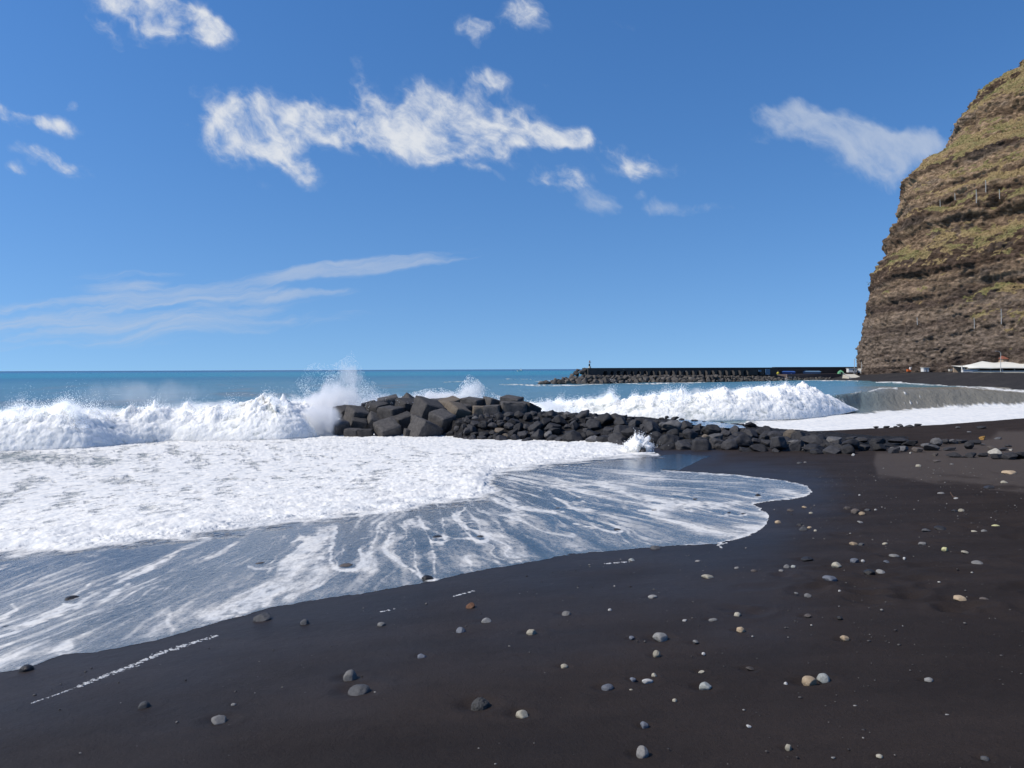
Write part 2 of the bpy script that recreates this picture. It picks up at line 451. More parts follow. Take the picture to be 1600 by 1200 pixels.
# ------------------------------------------------------------------ pebbles seen in the photograph: px, py, width px, height/width, colour, label
PEB = [
 (225,1104,20,.6,'dark','dark grey lumpy stone alone on the smooth sand below the long foam streak'),
 (342,1127,29,.42,'mid','flat mid grey stone with a pale speck behind it, low at the lower left'),
 (365,1101,9,.4,'light','tiny pale chip just behind the flat grey stone at the lower left'),
 (41,1048,23,.62,'black','dark stone at the swash edge with a white foam tail beside it'),
 (113,940,28,.5,'black','rounded black stone sitting in the swash beside the long white foam line'),
 (12,984,26,.35,'black','low black stone awash at the left end of the long white foam line'),
 (35,979,20,.3,'brown','thin brownish stone awash next to the low black one at far left'),
 (412,968,33,.5,'dark','large dark grey stone with foam round it at the edge of the swash'),
 (476,975,16,.75,'dark','small dark upright stone just outside the swash, right of the foam ringed one'),
 (596,977,15,.5,'light','small light grey stone between the swash and the pair of big pebbles'),
 (736,949,17,.72,'rust','orange brown angular stone, the only rusty one near the swash'),
 (760,971,19,.45,'light','flat light grey pebble just below the orange brown stone'),
 (720,987,16,.7,'blue','blue grey stone with a dark wet back, left below the orange brown stone'),
 (659,1027,16,.5,'blue','blue grey wedge shaped pebble alone in the middle of the dark sand'),
 (547,1060,24,.85,'mid','brownish grey pointed stone, upper one of the pair'),
 (561,1081,38,.42,'dark','smooth flat grey stone, lower one of the pair'),
 (750,1105,33,.65,'lava','pitted dark lava stone with holes in the lower middle'),
 (668,905,20,.5,'black','black stone at the swash edge where a white foam line ends'),
 (1106,902,19,.35,'cream','flat cream pebble above the curved pale chip'),
 (1020,933,16,.3,'light','thin curved pale chip lying below the flat cream pebble'),
 (885,960,16,.5,'mid','grey and white pebble with dark hollow left of the small white dot'),
 (953,954,7,.8,'white','small round white pebble between the swash and the big light grey one'),
 (831,989,19,.5,'cream','cream pebble with straight lower side, left of the light grey cluster'),
 (987,997,10,.5,'blue','tiny bluish pebble just left of the big light grey pebble'),
 (1032,997,23,.6,'light','biggest light grey pebble in the centre, with a dark hollow at its left'),
 (1152,962,12,.7,'cream','small triangular cream pebble pointing up'),
 (1070,970,9,.4,'white','thin white chip above the big light grey pebble'),
 (1114,969,15,.2,'light','flat pale sliver left of the triangular cream pebble'),
 (1157,985,14,.65,'tan','tan pebble just below the triangular cream pebble'),
 (1087,1003,10,.45,'light','small pale chip right of the big light grey pebble'),
 (1026,1023,13,.85,'cream','yellowish cream pebble straight below the big light grey one'),
 (1099,1022,7,.6,'white','tiny white chip below right of the big light grey pebble'),
 (882,1042,13,.5,'cream','small cream pebble standing alone left of the blue grey slab'),
 (949,1075,21,.45,'blue','blue grey slab leaning over a dark hollow'),
 (989,1062,10,.55,'blue','small bluish pebble left of the curved white chip'),
 (1012,1065,20,.22,'white','long curved white chip below the yellowish cream pebble'),
 (1022,1056,9,.75,'cream','small angular cream chip touching the curved white chip'),
 (986,1079,7,.6,'cream','tiny cream chip right of the blue grey slab'),
 (1102,1074,21,.58,'pale','pale greenish white lumpy pebble right of the curved white chip'),
 (1054,1095,8,.7,'cream','tiny cream pebble below left of the greenish white pebble'),
 (816,1119,23,.6,'cream','smooth cream egg shaped pebble right of the pitted lava stone'),
 (1007,1134,14,.7,'blue','purplish blue angular pebble above the round grey stone'),
 (1170,1135,9,.4,'white','small white chip alone in the lower right middle'),
 (1004,1178,21,.95,'mid','round grey stone nearest the bottom edge, half sunk in a hollow'),
 (1096,1050,12,.25,'cream','thin cream sliver above the greenish white lumpy pebble'),
 (1172,1045,15,.3,'brown','low brown stone standing in for a dark dent right of the cream sliver'),  # stone added in place of a dark dent in the sand
 (1297,905,21,.42,'blue','flat bluish grey pebble above the empty right sand'),
 (1499,936,23,.38,'tan','oblong orange tan stone on the empty right sand'),
 (1538,937,15,.35,'brown','dark brown stone right of the oblong orange tan one'),
 (1320,998,14,.55,'tan','small round tan pebble alone above the touching pair'),
 (1264,1066,25,.6,'tan','rounded tan stone of the touching pair'),
 (1286,1062,23,.65,'pale','white and grey mottled stone of the touching pair'),
 (1228,1069,7,.75,'white','tiny white pebble left of the touching pair'),
 (1451,1063,14,.5,'light','pale grey pebble alone right of the touching pair'),
 (1232,1169,12,.85,'cream','round creamy white pebble near the bottom edge'),
 (1374,1182,11,.5,'cream','oval cream pebble near the bottom edge, right of the round one'),
 (1539,1186,14,.5,'dark','dark grey slanted pebble in the bottom right corner'),
 (1480,1118,9,.45,'light','small pale oval pebble above the bottom right corner'),
 (1302,1184,7,.35,'light','thin pale chip at the bottom edge between the two cream pebbles'),
 (1262,931,13,.4,'mid','half buried brownish grey pebble below the flat bluish grey one'),
 (1312,966,9,.6,'black','small black pebble above the round tan one'),
 (1312,924,5,.8,'white','white speck below right of the flat bluish grey pebble'),
 (1244,927,7,.4,'light','pale speck left of the half buried brownish pebble'),
 (1262,962,13,.35,'brown','dull brown sunken pebble left of the small black one'),
 (1307,884,16,.55,'cream','cream wedge shaped pebble in the middle of the right cluster'),
 (1335,877,15,.5,'blue','dark blue grey pebble right of the cream wedge'),
 (1348,877,7,.6,'white','small white pebble touching the dark blue grey one'),
 (1376,894,15,.4,'light','pale pebble at the end of a dark hollow'),
 (1359,895,19,.4,'black','black jagged stone in the hollow left of a pale pebble'),
 (1261,874,20,.3,'black','flat black stone above the group of three pale pebbles'),
 (1229,886,11,.6,'mid','grey pebble, upper left of the group of three'),
 (1240,886,10,.5,'pale','whitish pebble, right one of the group of three'),
 (1221,892,10,.35,'mid','flat grey pebble, lowest of the group of three'),
 (1397,869,17,.32,'light','flat light grey oval pebble above the pale one in the hollow'),
 (1413,873,5,.8,'white','white dot right of the flat light grey oval pebble'),
 (1385,878,10,.35,'blue','small flat grey blue pebble below the light grey oval'),
 (1527,880,18,.35,'mid','flat grey pebble above the oblong orange tan stone'),
 (1476,859,11,.6,'ochre','yellowish green pebble on the right sand'),
 (1507,863,13,.3,'cream','pale half moon pebble right of the yellowish green one'),
 (1441,850,15,.35,'mid','grey flat pebble left above the yellowish green one'),
 (1334,851,13,.5,'tan','tan grey pebble leaning on a dark one'),
 (1346,852,10,.6,'dark','dark pebble under the tan grey one'),
 (1383,850,9,.4,'cream','small cream pebble between the leaning pair and the flat grey one'),
 (1255,828,15,.62,'dark','round dark grey stone just right of the swash tip'),
 (1265,825,7,.6,'tan','small tan pebble behind the round dark stone'),
 (1274,830,6,.7,'cream','tiny cream pebble right of the round dark stone'),
 (1250,821,11,.5,'black','small black stone behind the round dark grey stone'),
 (1215,817,11,.55,'tan','cream tan pebble closest to the swash tip'),
 (1344,816,9,.3,'light','pale chip below the brown stone cluster'),
 (1267,802,7,.5,'cream','small cream pebble above the round dark grey stone'),
 (1257,793,9,.4,'tan','tan chip right below the upper swash tip'),
 (1235,798,12,.4,'brown','brown flat pebble below the upper swash tip'),
 (1324,795,12,.5,'brown','leftmost stone of the brown cluster'),
 (1337,800,15,.55,'brown','largest stone in the centre of the brown cluster'),
 (1347,803,11,.5,'tan','front stone of the brown cluster, a little paler'),
 (1356,798,12,.4,'dark','dark stone on the right of the brown cluster'),
 (1368,797,5,.6,'white','white speck at the right end of the brown cluster'),
 (1492,799,9,.5,'black','small black pebble left of a cream one below the twig'),
 (1502,798,10,.5,'cream','cream pebble with a small black one at its left'),
 (1470,826,20,.25,'black','long flat black stone on the right sand'),
 (1447,829,14,.35,'dark','dark grey flat pebble left of the long black stone'),
 (1556,823,13,.4,'ochre','yellowish wedge shaped pebble near the right edge'),
 (1522,831,11,.3,'cream','flat cream pebble left below the yellowish wedge'),
 (1538,831,11,.5,'light','pale grey pebble beside the flat cream one'),
 (1435,729,10,.55,'cream','cream pebble on the dry brown sand nearest the rock row'),
 (1464,721,12,.35,'brown','flat brown stone on the dry sand'),
 (1487,726,7,.4,'light','small pale chip on the dry sand right of the flat brown stone'),
 (1577,739,20,.32,'tan','broad flat tan grey stone on the dry sand at right'),
 (1569,754,11,.4,'cream','pale cream stone below the broad flat tan one'),
 (1333,711,6,.7,'white','white pebble in front of the rock row'),
 (1249,724,9,.4,'dark','dark pebble, left of two in front of the rock row'),
 (1258,723,6,.45,'mid','grey pebble, right of two in front of the rock row'),
 (1494,779,9,.3,'white','white chip lying at the foot of the twig'),
 (1545,762,17,.3,'black','low black stone on the border of the dry sand at right'),
 (1343,774,4,.7,'white','white dot on the wet sand right of the upper swash tip'),
 (1470,771,11,.22,'light','pale sliver left of the twig'),
 (409,884,26,.3,'brown','low brown stone in the swash with a curved white line on its right'),
 (540,887,27,.33,'brown','dark reddish brown stone in the swash inside a U of white foam'),
 (684,842,22,.4,'black','black stone in the swash, left one of two joined by a white line'),
 (751,841,18,.4,'black','black stone in the swash, right one of two joined by a white line'),
 (965,829,14,.4,'black','dark stone in the swash where two long white lines meet'),
 (1022,800,15,.4,'brown','brown stone splashed with foam in the middle of the swash lobe'),
 (1086,782,11,.5,'black','dark round stone in the upper middle of the swash lobe'),
 (1184,775,10,.55,'black','dark round stone near the upper tip of the swash lobe'),
 (1139,803,9,.55,'black','left one of two small dark stones near the lower swash tip'),
 (1162,804,9,.4,'black','right one of two small dark stones near the lower swash tip'),
 (1025,857,20,.36,'dark','dark stone with white foam collar on the lower edge of the swash'),
 (872,797,15,.4,'brown','brown stone breaking the surface on the left of the swash lobe'),
 (1039,788,8,.4,'tan','small tan stone above the brown one in the swash lobe'),
 (987,876,11,.5,'pale','pale pebble in a small ring of foam just outside the swash'),
 (904,781,16,.3,'brown','low brown stone on the white streaks at the centre of the swash lobe'),
 (840,778,12,.35,'brown','low brown stone on the left of the white streaks, near the thick foam'),
 (1090,877,9,.35,'mid','small grey chip below the foam collar stone'),
 (1151,888,10,.4,'mid','half buried grey pebble between swash tip and the group of three'),
 (1178,892,11,.35,'brown','brownish half buried chip left of the group of three'),
]

# ------------------------------------------------------------------ beach sand sheet
PEBP = []
for px, py, wpx, asp, colr, lab in PEB:
    p = on_beach(px, py)
    PEBP.append((p, wpx * float((p - CAM) @ FW) / F))


def swash_px(x, y, z):
    return to_px(np.stack([x, y, z], -1))


def polar(r_in, r_out, nr, th0, th1, nt):
    r = 1.0 / np.linspace(1 / r_in, 1 / r_out, nr)
    th = np.linspace(R(th0), R(th1), nt)
    rr, tt = np.meshgrid(r, th, indexing='ij')
    return rr, tt, rr * np.sin(tt), rr * np.cos(tt)


rr, tt, bx, by = polar(2.0, 85, 680, -58, 58, 1100)
bz = terrain(bx, by)
px, py = swash_px(bx, by, bz)
insw = in_poly(px, py, SWASH)
dsw = np.where(insw, 0, dist_line(px, py, SWASH, True)).astype(np.float32)
dwm = dsw * rr / F                          # rough distance outside the swash, sideways metres
land = sstep(0.15, 0.9, dwm)
relief = 0.018 * fbm(bx * .9, by * .9, 3.1, 4) + 0.006 * fbm(bx * 4, by * 4, 1.0, 3)
lump = np.clip(fbm(bx * 2.2, by * 2.2, 8.0, 4) - .12, 0, 1) * 0.05 * sstep(1.5, 5, bx - 0.1 * by)
lowl = 0.03 * fbm(bx * .35 + by * .2, by * .25 - bx * .1, 9.0, 2)
bz2 = bz + (relief + lump + lowl) * land
for p, wd in PEBP:
    if wd < .03:
        continue
    m = (np.abs(bx - p[0]) < wd * 3) & (np.abs(by - p[1]) < wd * 3)
    dx, dy = bx[m] - p[0], by[m] - p[1]
    d2 = (dx * dx + dy * dy) / (wd * wd)
    d3 = ((dx + .45 * wd) ** 2 + (dy - .5 * wd) ** 2) / (wd * wd)
    bz2[m] += land[m] * wd * (-0.2 * np.exp(-d3 * 1.8) - 0.08 * np.exp(-d2 * 1.1) + 0.05 * np.exp(-((np.sqrt(d2) - 1.3) ** 2) * 6))
# footprints-like scuffs on the drier sand at right
for k in range(70):
    q = on_beach(random.uniform(1130, 1640), random.uniform(735, 960))
    sz = random.uniform(.08, .16)
    a = random.uniform(0, 3)
    m = (np.abs(bx - q[0]) < .6) & (np.abs(by - q[1]) < .6)
    dx, dy = bx[m] - q[0], by[m] - q[1]
    u_, v_ = dx * math.cos(a) + dy * math.sin(a), -dx * math.sin(a) + dy * math.cos(a)
    d2 = (u_ / (sz * 1.7)) ** 2 + (v_ / sz) ** 2
    bz2[m] += land[m] * (-0.025 * np.exp(-d2) + 0.012 * np.exp(-(np.sqrt(d2) - 1.6) ** 2 * 4))
# dry patch of paler sand, upper right
DRY = [(1368, 706), (1364, 722), (1372, 748), (1430, 749), (1500, 757), (1560, 768), (1700, 790), (1900, 790), (1900, 660), (1560, 672), (1545, 685), (1470, 692), (1420, 705)]
ndry = fbm(bx * .8, by * .35, 2.0, 4)
sdry = dist_line(px, py, DRY, True) * np.where(in_poly(px, py, DRY), 1, -1)
dry = sstep(-2, 5, sdry + ndry * 12 * sstep(1380, 1450, px)) * (1 - 0.75 * sstep(.08, .3, fbm(bx * 1.1 + 4, by * .3, 5.0, 4)) * sstep(735, 750, py))
wet = sstep(1.6, 0.0, dwm + .5 * fbm(bx * .7, by * .7, 4.0, 3)) * (1 - dry)
wet = np.maximum(wet, 0.35 * sstep(5.0, 1.0, dwm + 1.2 * fbm(bx * .3, by * .3, 7.0, 3)))
V = np.stack([bx, by, bz2], -1).reshape(-1, 3)
sand_me = np_mesh('beach', V, grid_faces(*bx.shape).reshape(-1, 4)[:, ::-1],
                  {'wet': wet.ravel(), 'dry': dry.ravel()})

k = NT('black_sand')
P = k.geo()
wt = k.attr('wet')
dr = k.attr('dry')
g1 = k.noise(P, 260, 3, .7)
g2 = k.noise(P, 5.5, 5, .6)
g3 = k.noise(k.scale(P, (1, 2.2, 1), (0, 0, R(25))), 0.9, 4, .55)
c = k.mix(g3, (.0275, .0205, .0172, 1), (.0385, .0285, .0238, 1))
c = k.mix(k.rng(g1, .3, .7), k.vm('SCALE', c, .45), k.vm('SCALE', c, 1.6))
c = k.vm('SCALE', c, k.rng(k.noise(k.scale(P, (1, 3, 1)), .45, 5, .65), .3, .7, .82, 1.2))
c = k.mix(k.m('MULTIPLY', k.rng(g1, .68, .77), .5), c, (.16, .145, .13, 1))
c = k.mix(k.m('MULTIPLY', dr, .85), c, k.vm('SCALE', k.mix(g2, (.072, .057, .048, 1), (.092, .076, .066, 1)), k.rng(g1, .2, .8, .8, 1.25)))
c = k.mix(k.m('MULTIPLY', wt, .8), c, k.vm('MULTIPLY', c, (.68, .7, .74)))
ro = k.m('SUBTRACT', .92, k.m('MULTIPLY', wt, .4))
g4 = k.noise(P, 45, 4, .65)
hb = k.m('ADD', k.m('ADD', k.m('MULTIPLY', g1, k.m('SUBTRACT', 1.0, k.m('MULTIPLY', wt, .7))), k.m('MULTIPLY', g4, k.m('SUBTRACT', 1.3, wt))), k.m('MULTIPLY', g2, 1.9))
nb = k.bump(hb, .75, .014)
k.bsdf(Base_Color=c, Roughness=ro, Normal=nb, Specular_IOR_Level=k.m('ADD', .08, k.m('MULTIPLY', wt, .11)))
M_SAND = k.mat
beach = tag(link('beach', sand_me, M_SAND), 'dark grey to brown black volcanic sand sloping down to the surf', 'beach', kind='structure')
print('beach', time.time() - T0)

# ------------------------------------------------------------------ water: sea, thick surf foam and thin swash film
th = np.concatenate([np.linspace(-78, -43, 30)[:-1], np.linspace(-43, 43, 1260), np.linspace(43, 78, 30)[1:]])
r1 = 1.0 / np.linspace(1 / 4.5, 1 / 66, 790)
r2 = 1.0 / np.linspace(1 / 66, 1 / 420, 190)
r3 = np.geomspace(420, 42000, 70)
rad = np.concatenate([r1, r2[1:], r3[1:]])
rr, tt = np.meshgrid(rad, R(1) * th, indexing='ij')
wx_, wy_ = rr * np.sin(tt), rr * np.cos(tt)
shape = rr.shape
ppm = F / rr
tz = np.full(shape, -6.0)
near = rr < 85
tz[near] = terrain(wx_[near], wy_[near])
sx, sy = swash_px(wx_, wy_, np.maximum(tz, LVL))
front = near & (np.abs(tt) < R(60))
insw = np.zeros(shape, bool)
jx = 5.5 * fbm(wx_[front] * 1.3, wy_[front] * 1.3, 31.0, 3) + 3.0 * fbm(wx_[front] * 6, wy_[front] * 6, 33.0, 3)
jy = 3.5 * fbm(wx_[front] * 1.5, wy_[front] * 1.5, 37.0, 3) + 2.2 * fbm(wx_[front] * 6, wy_[front] * 6, 39.0, 3)
sx[front] += jx
sy[front] += jy * sstep(3, 12, ppm[front] / 8)
insw[front] = in_poly(sx[front], sy[front], SWASH)
dse = np.full(shape, 400.0, np.float32)
dse[insw] = dist_line(sx[insw], sy[insw], SWASH, True)
# signed pixel distance to the foam front
fsd = np.full(shape, -400.0, np.float32)
fin = np.zeros(shape, bool)
fin[insw] = in_poly(sx[insw], sy[insw], FOAM)
fsd[insw] = dist_line(sx[insw], sy[insw], FOAM, True) * np.where(fin[insw], 1, -1)
ppm = F / rr                                    # pixels per metre
n_a = np.zeros(shape, np.float32)
n_b = np.zeros(shape, np.float32)
n_a[insw] = fbm(wx_[insw] * 1.3, wy_[insw] * 1.3, 1.0, 5)
n_b[insw] = fbm(wx_[insw] * 5.0, wy_[insw] * 5.0, 6.0, 4, billow=True)
fsn = fsd + n_a * 15 + n_b * 3
dense = sstep(-7, 3, fsn)
hgt_f = sstep(-4, 34, fsn)
hgt_f[~insw] = 0
dense[~insw] = 0
# flow fan
fc = on_z(640, 702, -2.4)
fdx, fdy = wx_ - fc[0], wy_ - fc[1]
fr, fth = np.hypot(fdx, fdy), np.arctan2(fdx, -fdy)
film = insw & (fsn < 12)

# swell
wdir = np.array([0.55, -0.83])
ph = wx_ * wdir[0] + wy_ * wdir[1]
cr = wx_ * wdir[1] - wy_ * wdir[0]
far = sstep(40, 62, rr) * (1 - sstep(250, 700, rr))
nz = far > 0
sw = np.zeros(shape)
q1 = fbm(ph[nz] / 34, cr[nz] / 90, 2.0, 3)
q2 = fbm(ph[nz] / 7, cr[nz] / 20, 4.0, 4)
q3 = fbm(ph[nz] / 1.7, cr[nz] / 3.5, 4.0, 3)
sw[nz] = far[nz] * (0.75 * q1 + 0.34 * q2 + .05 * q3)
# ridges carrying the two breakers
pxc = 800 + F * np.tan(tt)


def ridge(cols, rads, hs, fr_, bk_):
    rc = np.interp(pxc, cols, rads) / np.cos(tt)
    hc = np.interp(pxc, cols, hs)
    d = rr - rc
    return hc * np.where(d < 0, np.exp(-(d / fr_) ** 2), np.exp(-(d / bk_) ** 2))


BAYC, BAYY, BAYH = (700, 850, 1000, 1150, 1250, 1300, 1345, 1400, 1440, 1520, 1600, 1750, 2000), (66, 67, 69, 72.5, 75, 80, 87, 89.5, 90.5, 92.5, 94, 94, 92), \
                   (0, .6, 1.0, 1.2, 1.4, 1.7, 2.1, 2.3, 2.3, 2.1, 1.6, .9, .5)
sw += ridge(BAYC, BAYY, BAYH, 3.0, 9.0)
sw += ridge((-800, -300, 0, 95, 200, 330, 440, 540, 700), (45, 45, 44.6, 45, 48.5, 49, 51, 53, 55), (1.0, 1.2, 1.3, 1.5, 1.2, 1.2, 1.5, 1.0, 0), 1.6, 6.0)
zl = LVL + sw
zl = zl + 0.22 * sstep(-2, 20, np.where(insw, fsd, -99)) * 1.0
film_t = 0.003 + 0.04 * sstep(0, 80, dse)
lumps = np.zeros(shape)
ii = insw & (dense > 0.02)
lumps[ii] = (0.6 + .4 * sstep(120, 20, fsd[ii])) * (0.055 * n_a[ii] + 0.05 * fbm(wx_[ii] * 3.1, wy_[ii] * 3.1, 2.0, 4, billow=True) + 0.03 * n_b[ii]) * (0.45 + rr[ii] / 38)
zs = tz + film_t + hgt_f * (0.15 + .8 * lumps)
# rippled film
ff = film
rip = np.zeros(shape)
rip[ff] = 0.0035 * fbm(wx_[ff] * 14, wy_[ff] * 9, 3.0, 3)
zs = zs + rip * sstep(0, 25, dse)
kk = 0.12
wz = np.where(insw, 0.5 * (zs + zl + np.sqrt((zs - zl) ** 2 + kk * kk * sstep(0, 30, dse))), zl)
wz[ii] += 0.6 * (lumps * dense)[ii] * sstep(0, .4, (zl - zs)[ii])

# ---- foam cover (how much of the water surface is bubbles)
vx, vy = swash_px(wx_, wy_, wz)
foam = np.zeros(shape, np.float32)
b = ii
holes = np.zeros(shape, np.float32)
hh = fbm(wx_[b] * .9 + wy_[b] * .4, wy_[b] * .33, 3.0, 5)
h4 = fbm(wx_[b] * 2.6, wy_[b] * 1.6, 8.0, 5)
holes[b] = (.5 * sstep(-.05, .4, hh + .25 * h4) + .55 * sstep(.02, .32, h4 + .25 * hh)) * sstep(-5, 70, fsd[b])
darkp = np.exp(-(((vx - 40) / 150) ** 2 + ((vy - 716) / 9) ** 2))
foam[b] = dense[b] * (1.0 - .37 * holes[b] - .5 * darkp[b] * (.6 + .8 * h4 + .6 * hh))

# thin film: streaks along the flow fan
f = film
warp = 0.022 * fbm(wx_[f] * .35, wy_[f] * .35, 1.0, 3)
st = fbm((fth[f] + warp) * 12, fr[f] * .07, 2.0, 4)
st2 = fbm((fth[f] + warp * .7) * 60, fr[f] * .2, 5.0, 4)
st3 = np.abs(fbm((fth[f] + warp) * 10 + 3, fr[f] * .06, 9.0, 3))
st4 = fbm((fth[f] + warp * .5) * 170, fr[f] * .35, 15.0, 3)
st5 = np.abs(fbm((fth[f] + warp * .8) * 34, fr[f] * .09, 41.0, 3))
D = 0.50 + .42 * st + .62 * st2 + .52 * st4 + 0.30 * sstep(.06, .0, st3) + .30 * sstep(.045, .0, st5)
X, Y = vx[f], vy[f]
wob = 5 * fbm(wx_[f] * 2.2, wy_[f] * 2.2, 12.0, 3)
BRK = fbm(wx_[f] * 1.7, wy_[f] * 1.1, 22.0, 3) * 1.6
BRK2 = fbm(wx_[f] * 6, wy_[f] * 4, 25.0, 3) * 1.3
X, Y = X + wob, Y + .6 * wob


def stroke(line, width, amt, soft=1.0):
    global D
    d = dist_line(X, Y, line)
    D = D + amt * np.exp(-(d / (width * (.55 + .9 * np.clip(BRK + .5, 0, 1)))) ** 2 * soft) * np.clip(.75 + 1.1 * BRK2, .1, 1.35)


for ln, wd, am in (
    (((100, 868), (200, 858), (330, 842), (480, 826)), 14, -.42), (((0, 890), (120, 880), (330, 858)), 16, -.25),
    (((420, 868), (450, 842)), 24, -.55), (((545, 872), (543, 828)), 17, -.6), (((628, 846), (655, 888)), 14, -.35), (((640, 838), (690, 826)), 12, -.5),
    (((715, 825), (745, 832)), 14, -.45), (((90, 1002), (200, 945), (330, 893)), 11, -.4), (((650, 803), (762, 786)), 9, -.55),
    (((1080, 769), (1190, 764)), 6, -.4), (((920, 788), (1010, 806)), 8, -.35), (((850, 778), (955, 824)), 9, -.4), (((815, 765), (900, 777)), 5, -.3),
    (((1010, 757), (1100, 758)), 4, -.3), (((770, 820), (860, 868)), 6, -.3), (((250, 905), (400, 850)), 9, -.25),
    # white lines and fans
    (((0, 994), (52, 976), (100, 951), (145, 929), (200, 905), (245, 882), (285, 857), (330, 842)), 3.6, 1.0),
    (((20, 945), (24, 952), (0, 968)), 3, .5), (((0, 1010), (110, 958)), 10, .2),
    (((524, 825), (519, 850), (516, 876), (527, 890), (556, 890), (569, 877), (562, 860)), 3.2, .95), (((505, 830), (500, 870)), 16, .5),
    (((388, 884), (402, 889), (422, 881), (440, 861), (468, 842)), 3.0, .85), (((480, 825), (455, 880), (400, 935), (330, 975)), 24, .42),
    (((612, 832), (599, 858), (625, 880), (650, 894), (668, 907)), 3.0, .8), (((600, 830), (585, 815)), 12, .3),
    (((655, 820), (690, 835), (699, 841), (690, 849), (676, 848)), 2.6, .9), (((640, 868), (655, 895)), 4, .5),
    (((728, 792), (711, 810), (730, 825), (762, 838), (762, 845), (745, 846)), 2.8, .9), (((676, 842), (700, 840), (742, 842)), 1.6, .7),
    (((860, 772), (905, 800), (972, 829)), 2.6, .75), (((897, 818), (962, 832)), 2.4, .7), (((940, 757), (1000, 778), (1080, 790), (1162, 787)), 6, .55),
    (((880, 760), (1000, 792), (1080, 797)), 3, .4), (((800, 750), (900, 757), (1030, 748)), 9, .35), (((660, 870), (680, 862)), 12, .35),
    (((1000, 798), (1028, 800), (1034, 794)), 2, .9), (((1078, 784), (1092, 785)), 2, .8), (((1015, 860), (1040, 860)), 2.5, .9), (((780, 775), (810, 795), (800, 812)), 14, .4),
    (((60, 1044), (78, 1042), (110, 1012)), 4, .7), (((240, 1004), (262, 1003)), 3, .9), (((92, 1018), (108, 1004)), 6, .5), (((400, 972), (436, 966)), 3, .9),
    (((660, 908), (690, 904)), 2, .9), (((575, 935), (585, 925)), 2, .2), (((345, 985), (375, 960)), 5, .4)):
    stroke(ln, wd, am)
for (qx, qy, qw, qa, qc, ql) in PEB:
    if 'swash' in ql and qy < 960 and not in_poly(np.array([float(qx)]), np.array([float(qy)]), SWASH)[0] == False:
        ux, uy = 640 - qx, 702 - qy
        un = math.hypot(ux, uy)
        ux, uy = ux / un, uy / un
        L_ = qw * 3.2
        for sgn in (-1, 1):
            ox, oy = -uy * sgn * qw * .55, ux * sgn * qw * .55 * .6
            stroke(((qx + ox * .9, qy + oy + qw * .1), (qx + ox * 1.5 + ux * L_ * .5, qy + oy * 1.5 + uy * L_ * .5), (qx + ox * 1.1 + ux * L_, qy + oy * 1.1 + uy * L_)), max(1.3, qw * .09), .5)
        stroke(((qx, qy), (qx + ux * L_ * .8, qy + uy * L_ * .8)), qw * .38, -.38)
        stroke(((qx - qw * .5, qy + qw * .14), (qx, qy + qw * .22), (qx + qw * .5, qy + qw * .14)), 1.6, .7)
de = dse[f]
edge_r = sstep(1000, 1140, X) + sstep(745, 735, Y) * sstep(850, 900, X)
D = D * (0.35 + .65 * sstep(-4, 12, de + 9 * BRK2)) + .06 * sstep(60, 10, de)
D = D + 1.1 * np.clip(edge_r, 0, 1) * np.exp(-(de / (1.2 + 2.4 * np.clip(BRK + .5, 0, 1))) ** 2) * np.clip(.7 + BRK2, .1, 1.2) + .45 * sstep(1130, 1190, X) * np.exp(-(de / 9) ** 2) * sstep(770, 800, Y)
inp = in_poly(sx[f], sy[f], POOL)
D = np.where(inp, D * .0 + .02 + .5 * np.exp(-((sx[f] - 1000) / 60) ** 2 - ((sy[f] - 721) / 3) ** 2) * 0, D)
D = np.maximum(D, 0.0)
foam[f] = np.maximum(foam[f], np.clip(D, 0, 1.1))

# open sea: wash, wall foot foam, white caps
o = (~insw) & (rr < 420) & (np.abs(tt) < R(45))
X, Y = vx[o], vy[o]
nse = fbm(wx_[o] * .25, wy_[o] * .12, 3.0, 4)
nse2 = fbm(wx_[o] * .9, wy_[o] * .3, 7.0, 4)
D = np.zeros(X.shape, np.float32)
BW = [(1000, 690), (1120, 668), (1180, 656), (1240, 650), (1300, 646), (1350, 644), (1400, 640), (1450, 637), (1500, 633), (1560, 630), (1650, 626), (1800, 618), (1900, 612), (1900, 720), (1000, 720)]
sdb = dist_line(X, Y, BW, True) * np.where(in_poly(X, Y, BW), 1, -1)
D = np.maximum(D, sstep(-1.5, 2.5, sdb + nse * 5 + nse2 * 3) * (1 - .35 * sstep(.15, .4, nse2) * sstep(12, 2, sdb)))
for ln, wd, am in (
    (((1370, 596.5), (1430, 598), (1480, 601), (1530, 605), (1600, 611), (1700, 624), (1800, 640)), 2.2, 1.3),
    (((1500, 603), (1600, 612), (1700, 626)), 3, .8),
    (((1420, 599), (1460, 601), (1490, 603)), 1.6, 1.0),
    (((780, 600.5), (845, 602), (900, 602.3), (945, 599), (975, 597.5), (1000, 600), (1050, 598.5), (1090, 597.5), (1130, 594.5), (1180, 593.5), (1250, 593.5), (1340, 595)), 1.1, .95),
    (((930, 598), (970, 596.5), (985, 599)), 1.7, .8), (((690, 597), (740, 596)), .7, .6), (((790, 592), (830, 593)), .7, .5), (((835, 596), (860, 595)), .8, .6),
    (((1355, 613), (1378, 606), (1402, 606.5)), 1.3, .9), (((1398, 607), (1412, 612), (1420, 619)), 1.1, .9), (((1412, 612), (1428, 618), (1447, 621.5)), 1.0, .9),
    (((1366, 619), (1386, 624)), 1.2, .7), (((1396, 630), (1434, 629.5)), .8, .8), (((1330, 616), (1345, 612)), 1.6, .7), (((1450, 634), (1500, 632)), 1.0, .5), (((1340, 634), (1400, 628)), .8, .4)):
    d = dist_line(X, Y, ln)
    D = np.maximum(D, am * np.exp(-(d / (wd * np.clip(1 + 1.6 * nse, .3, 2))) ** 2) * (.7 + 1.9 * nse2 + .9 * nse))
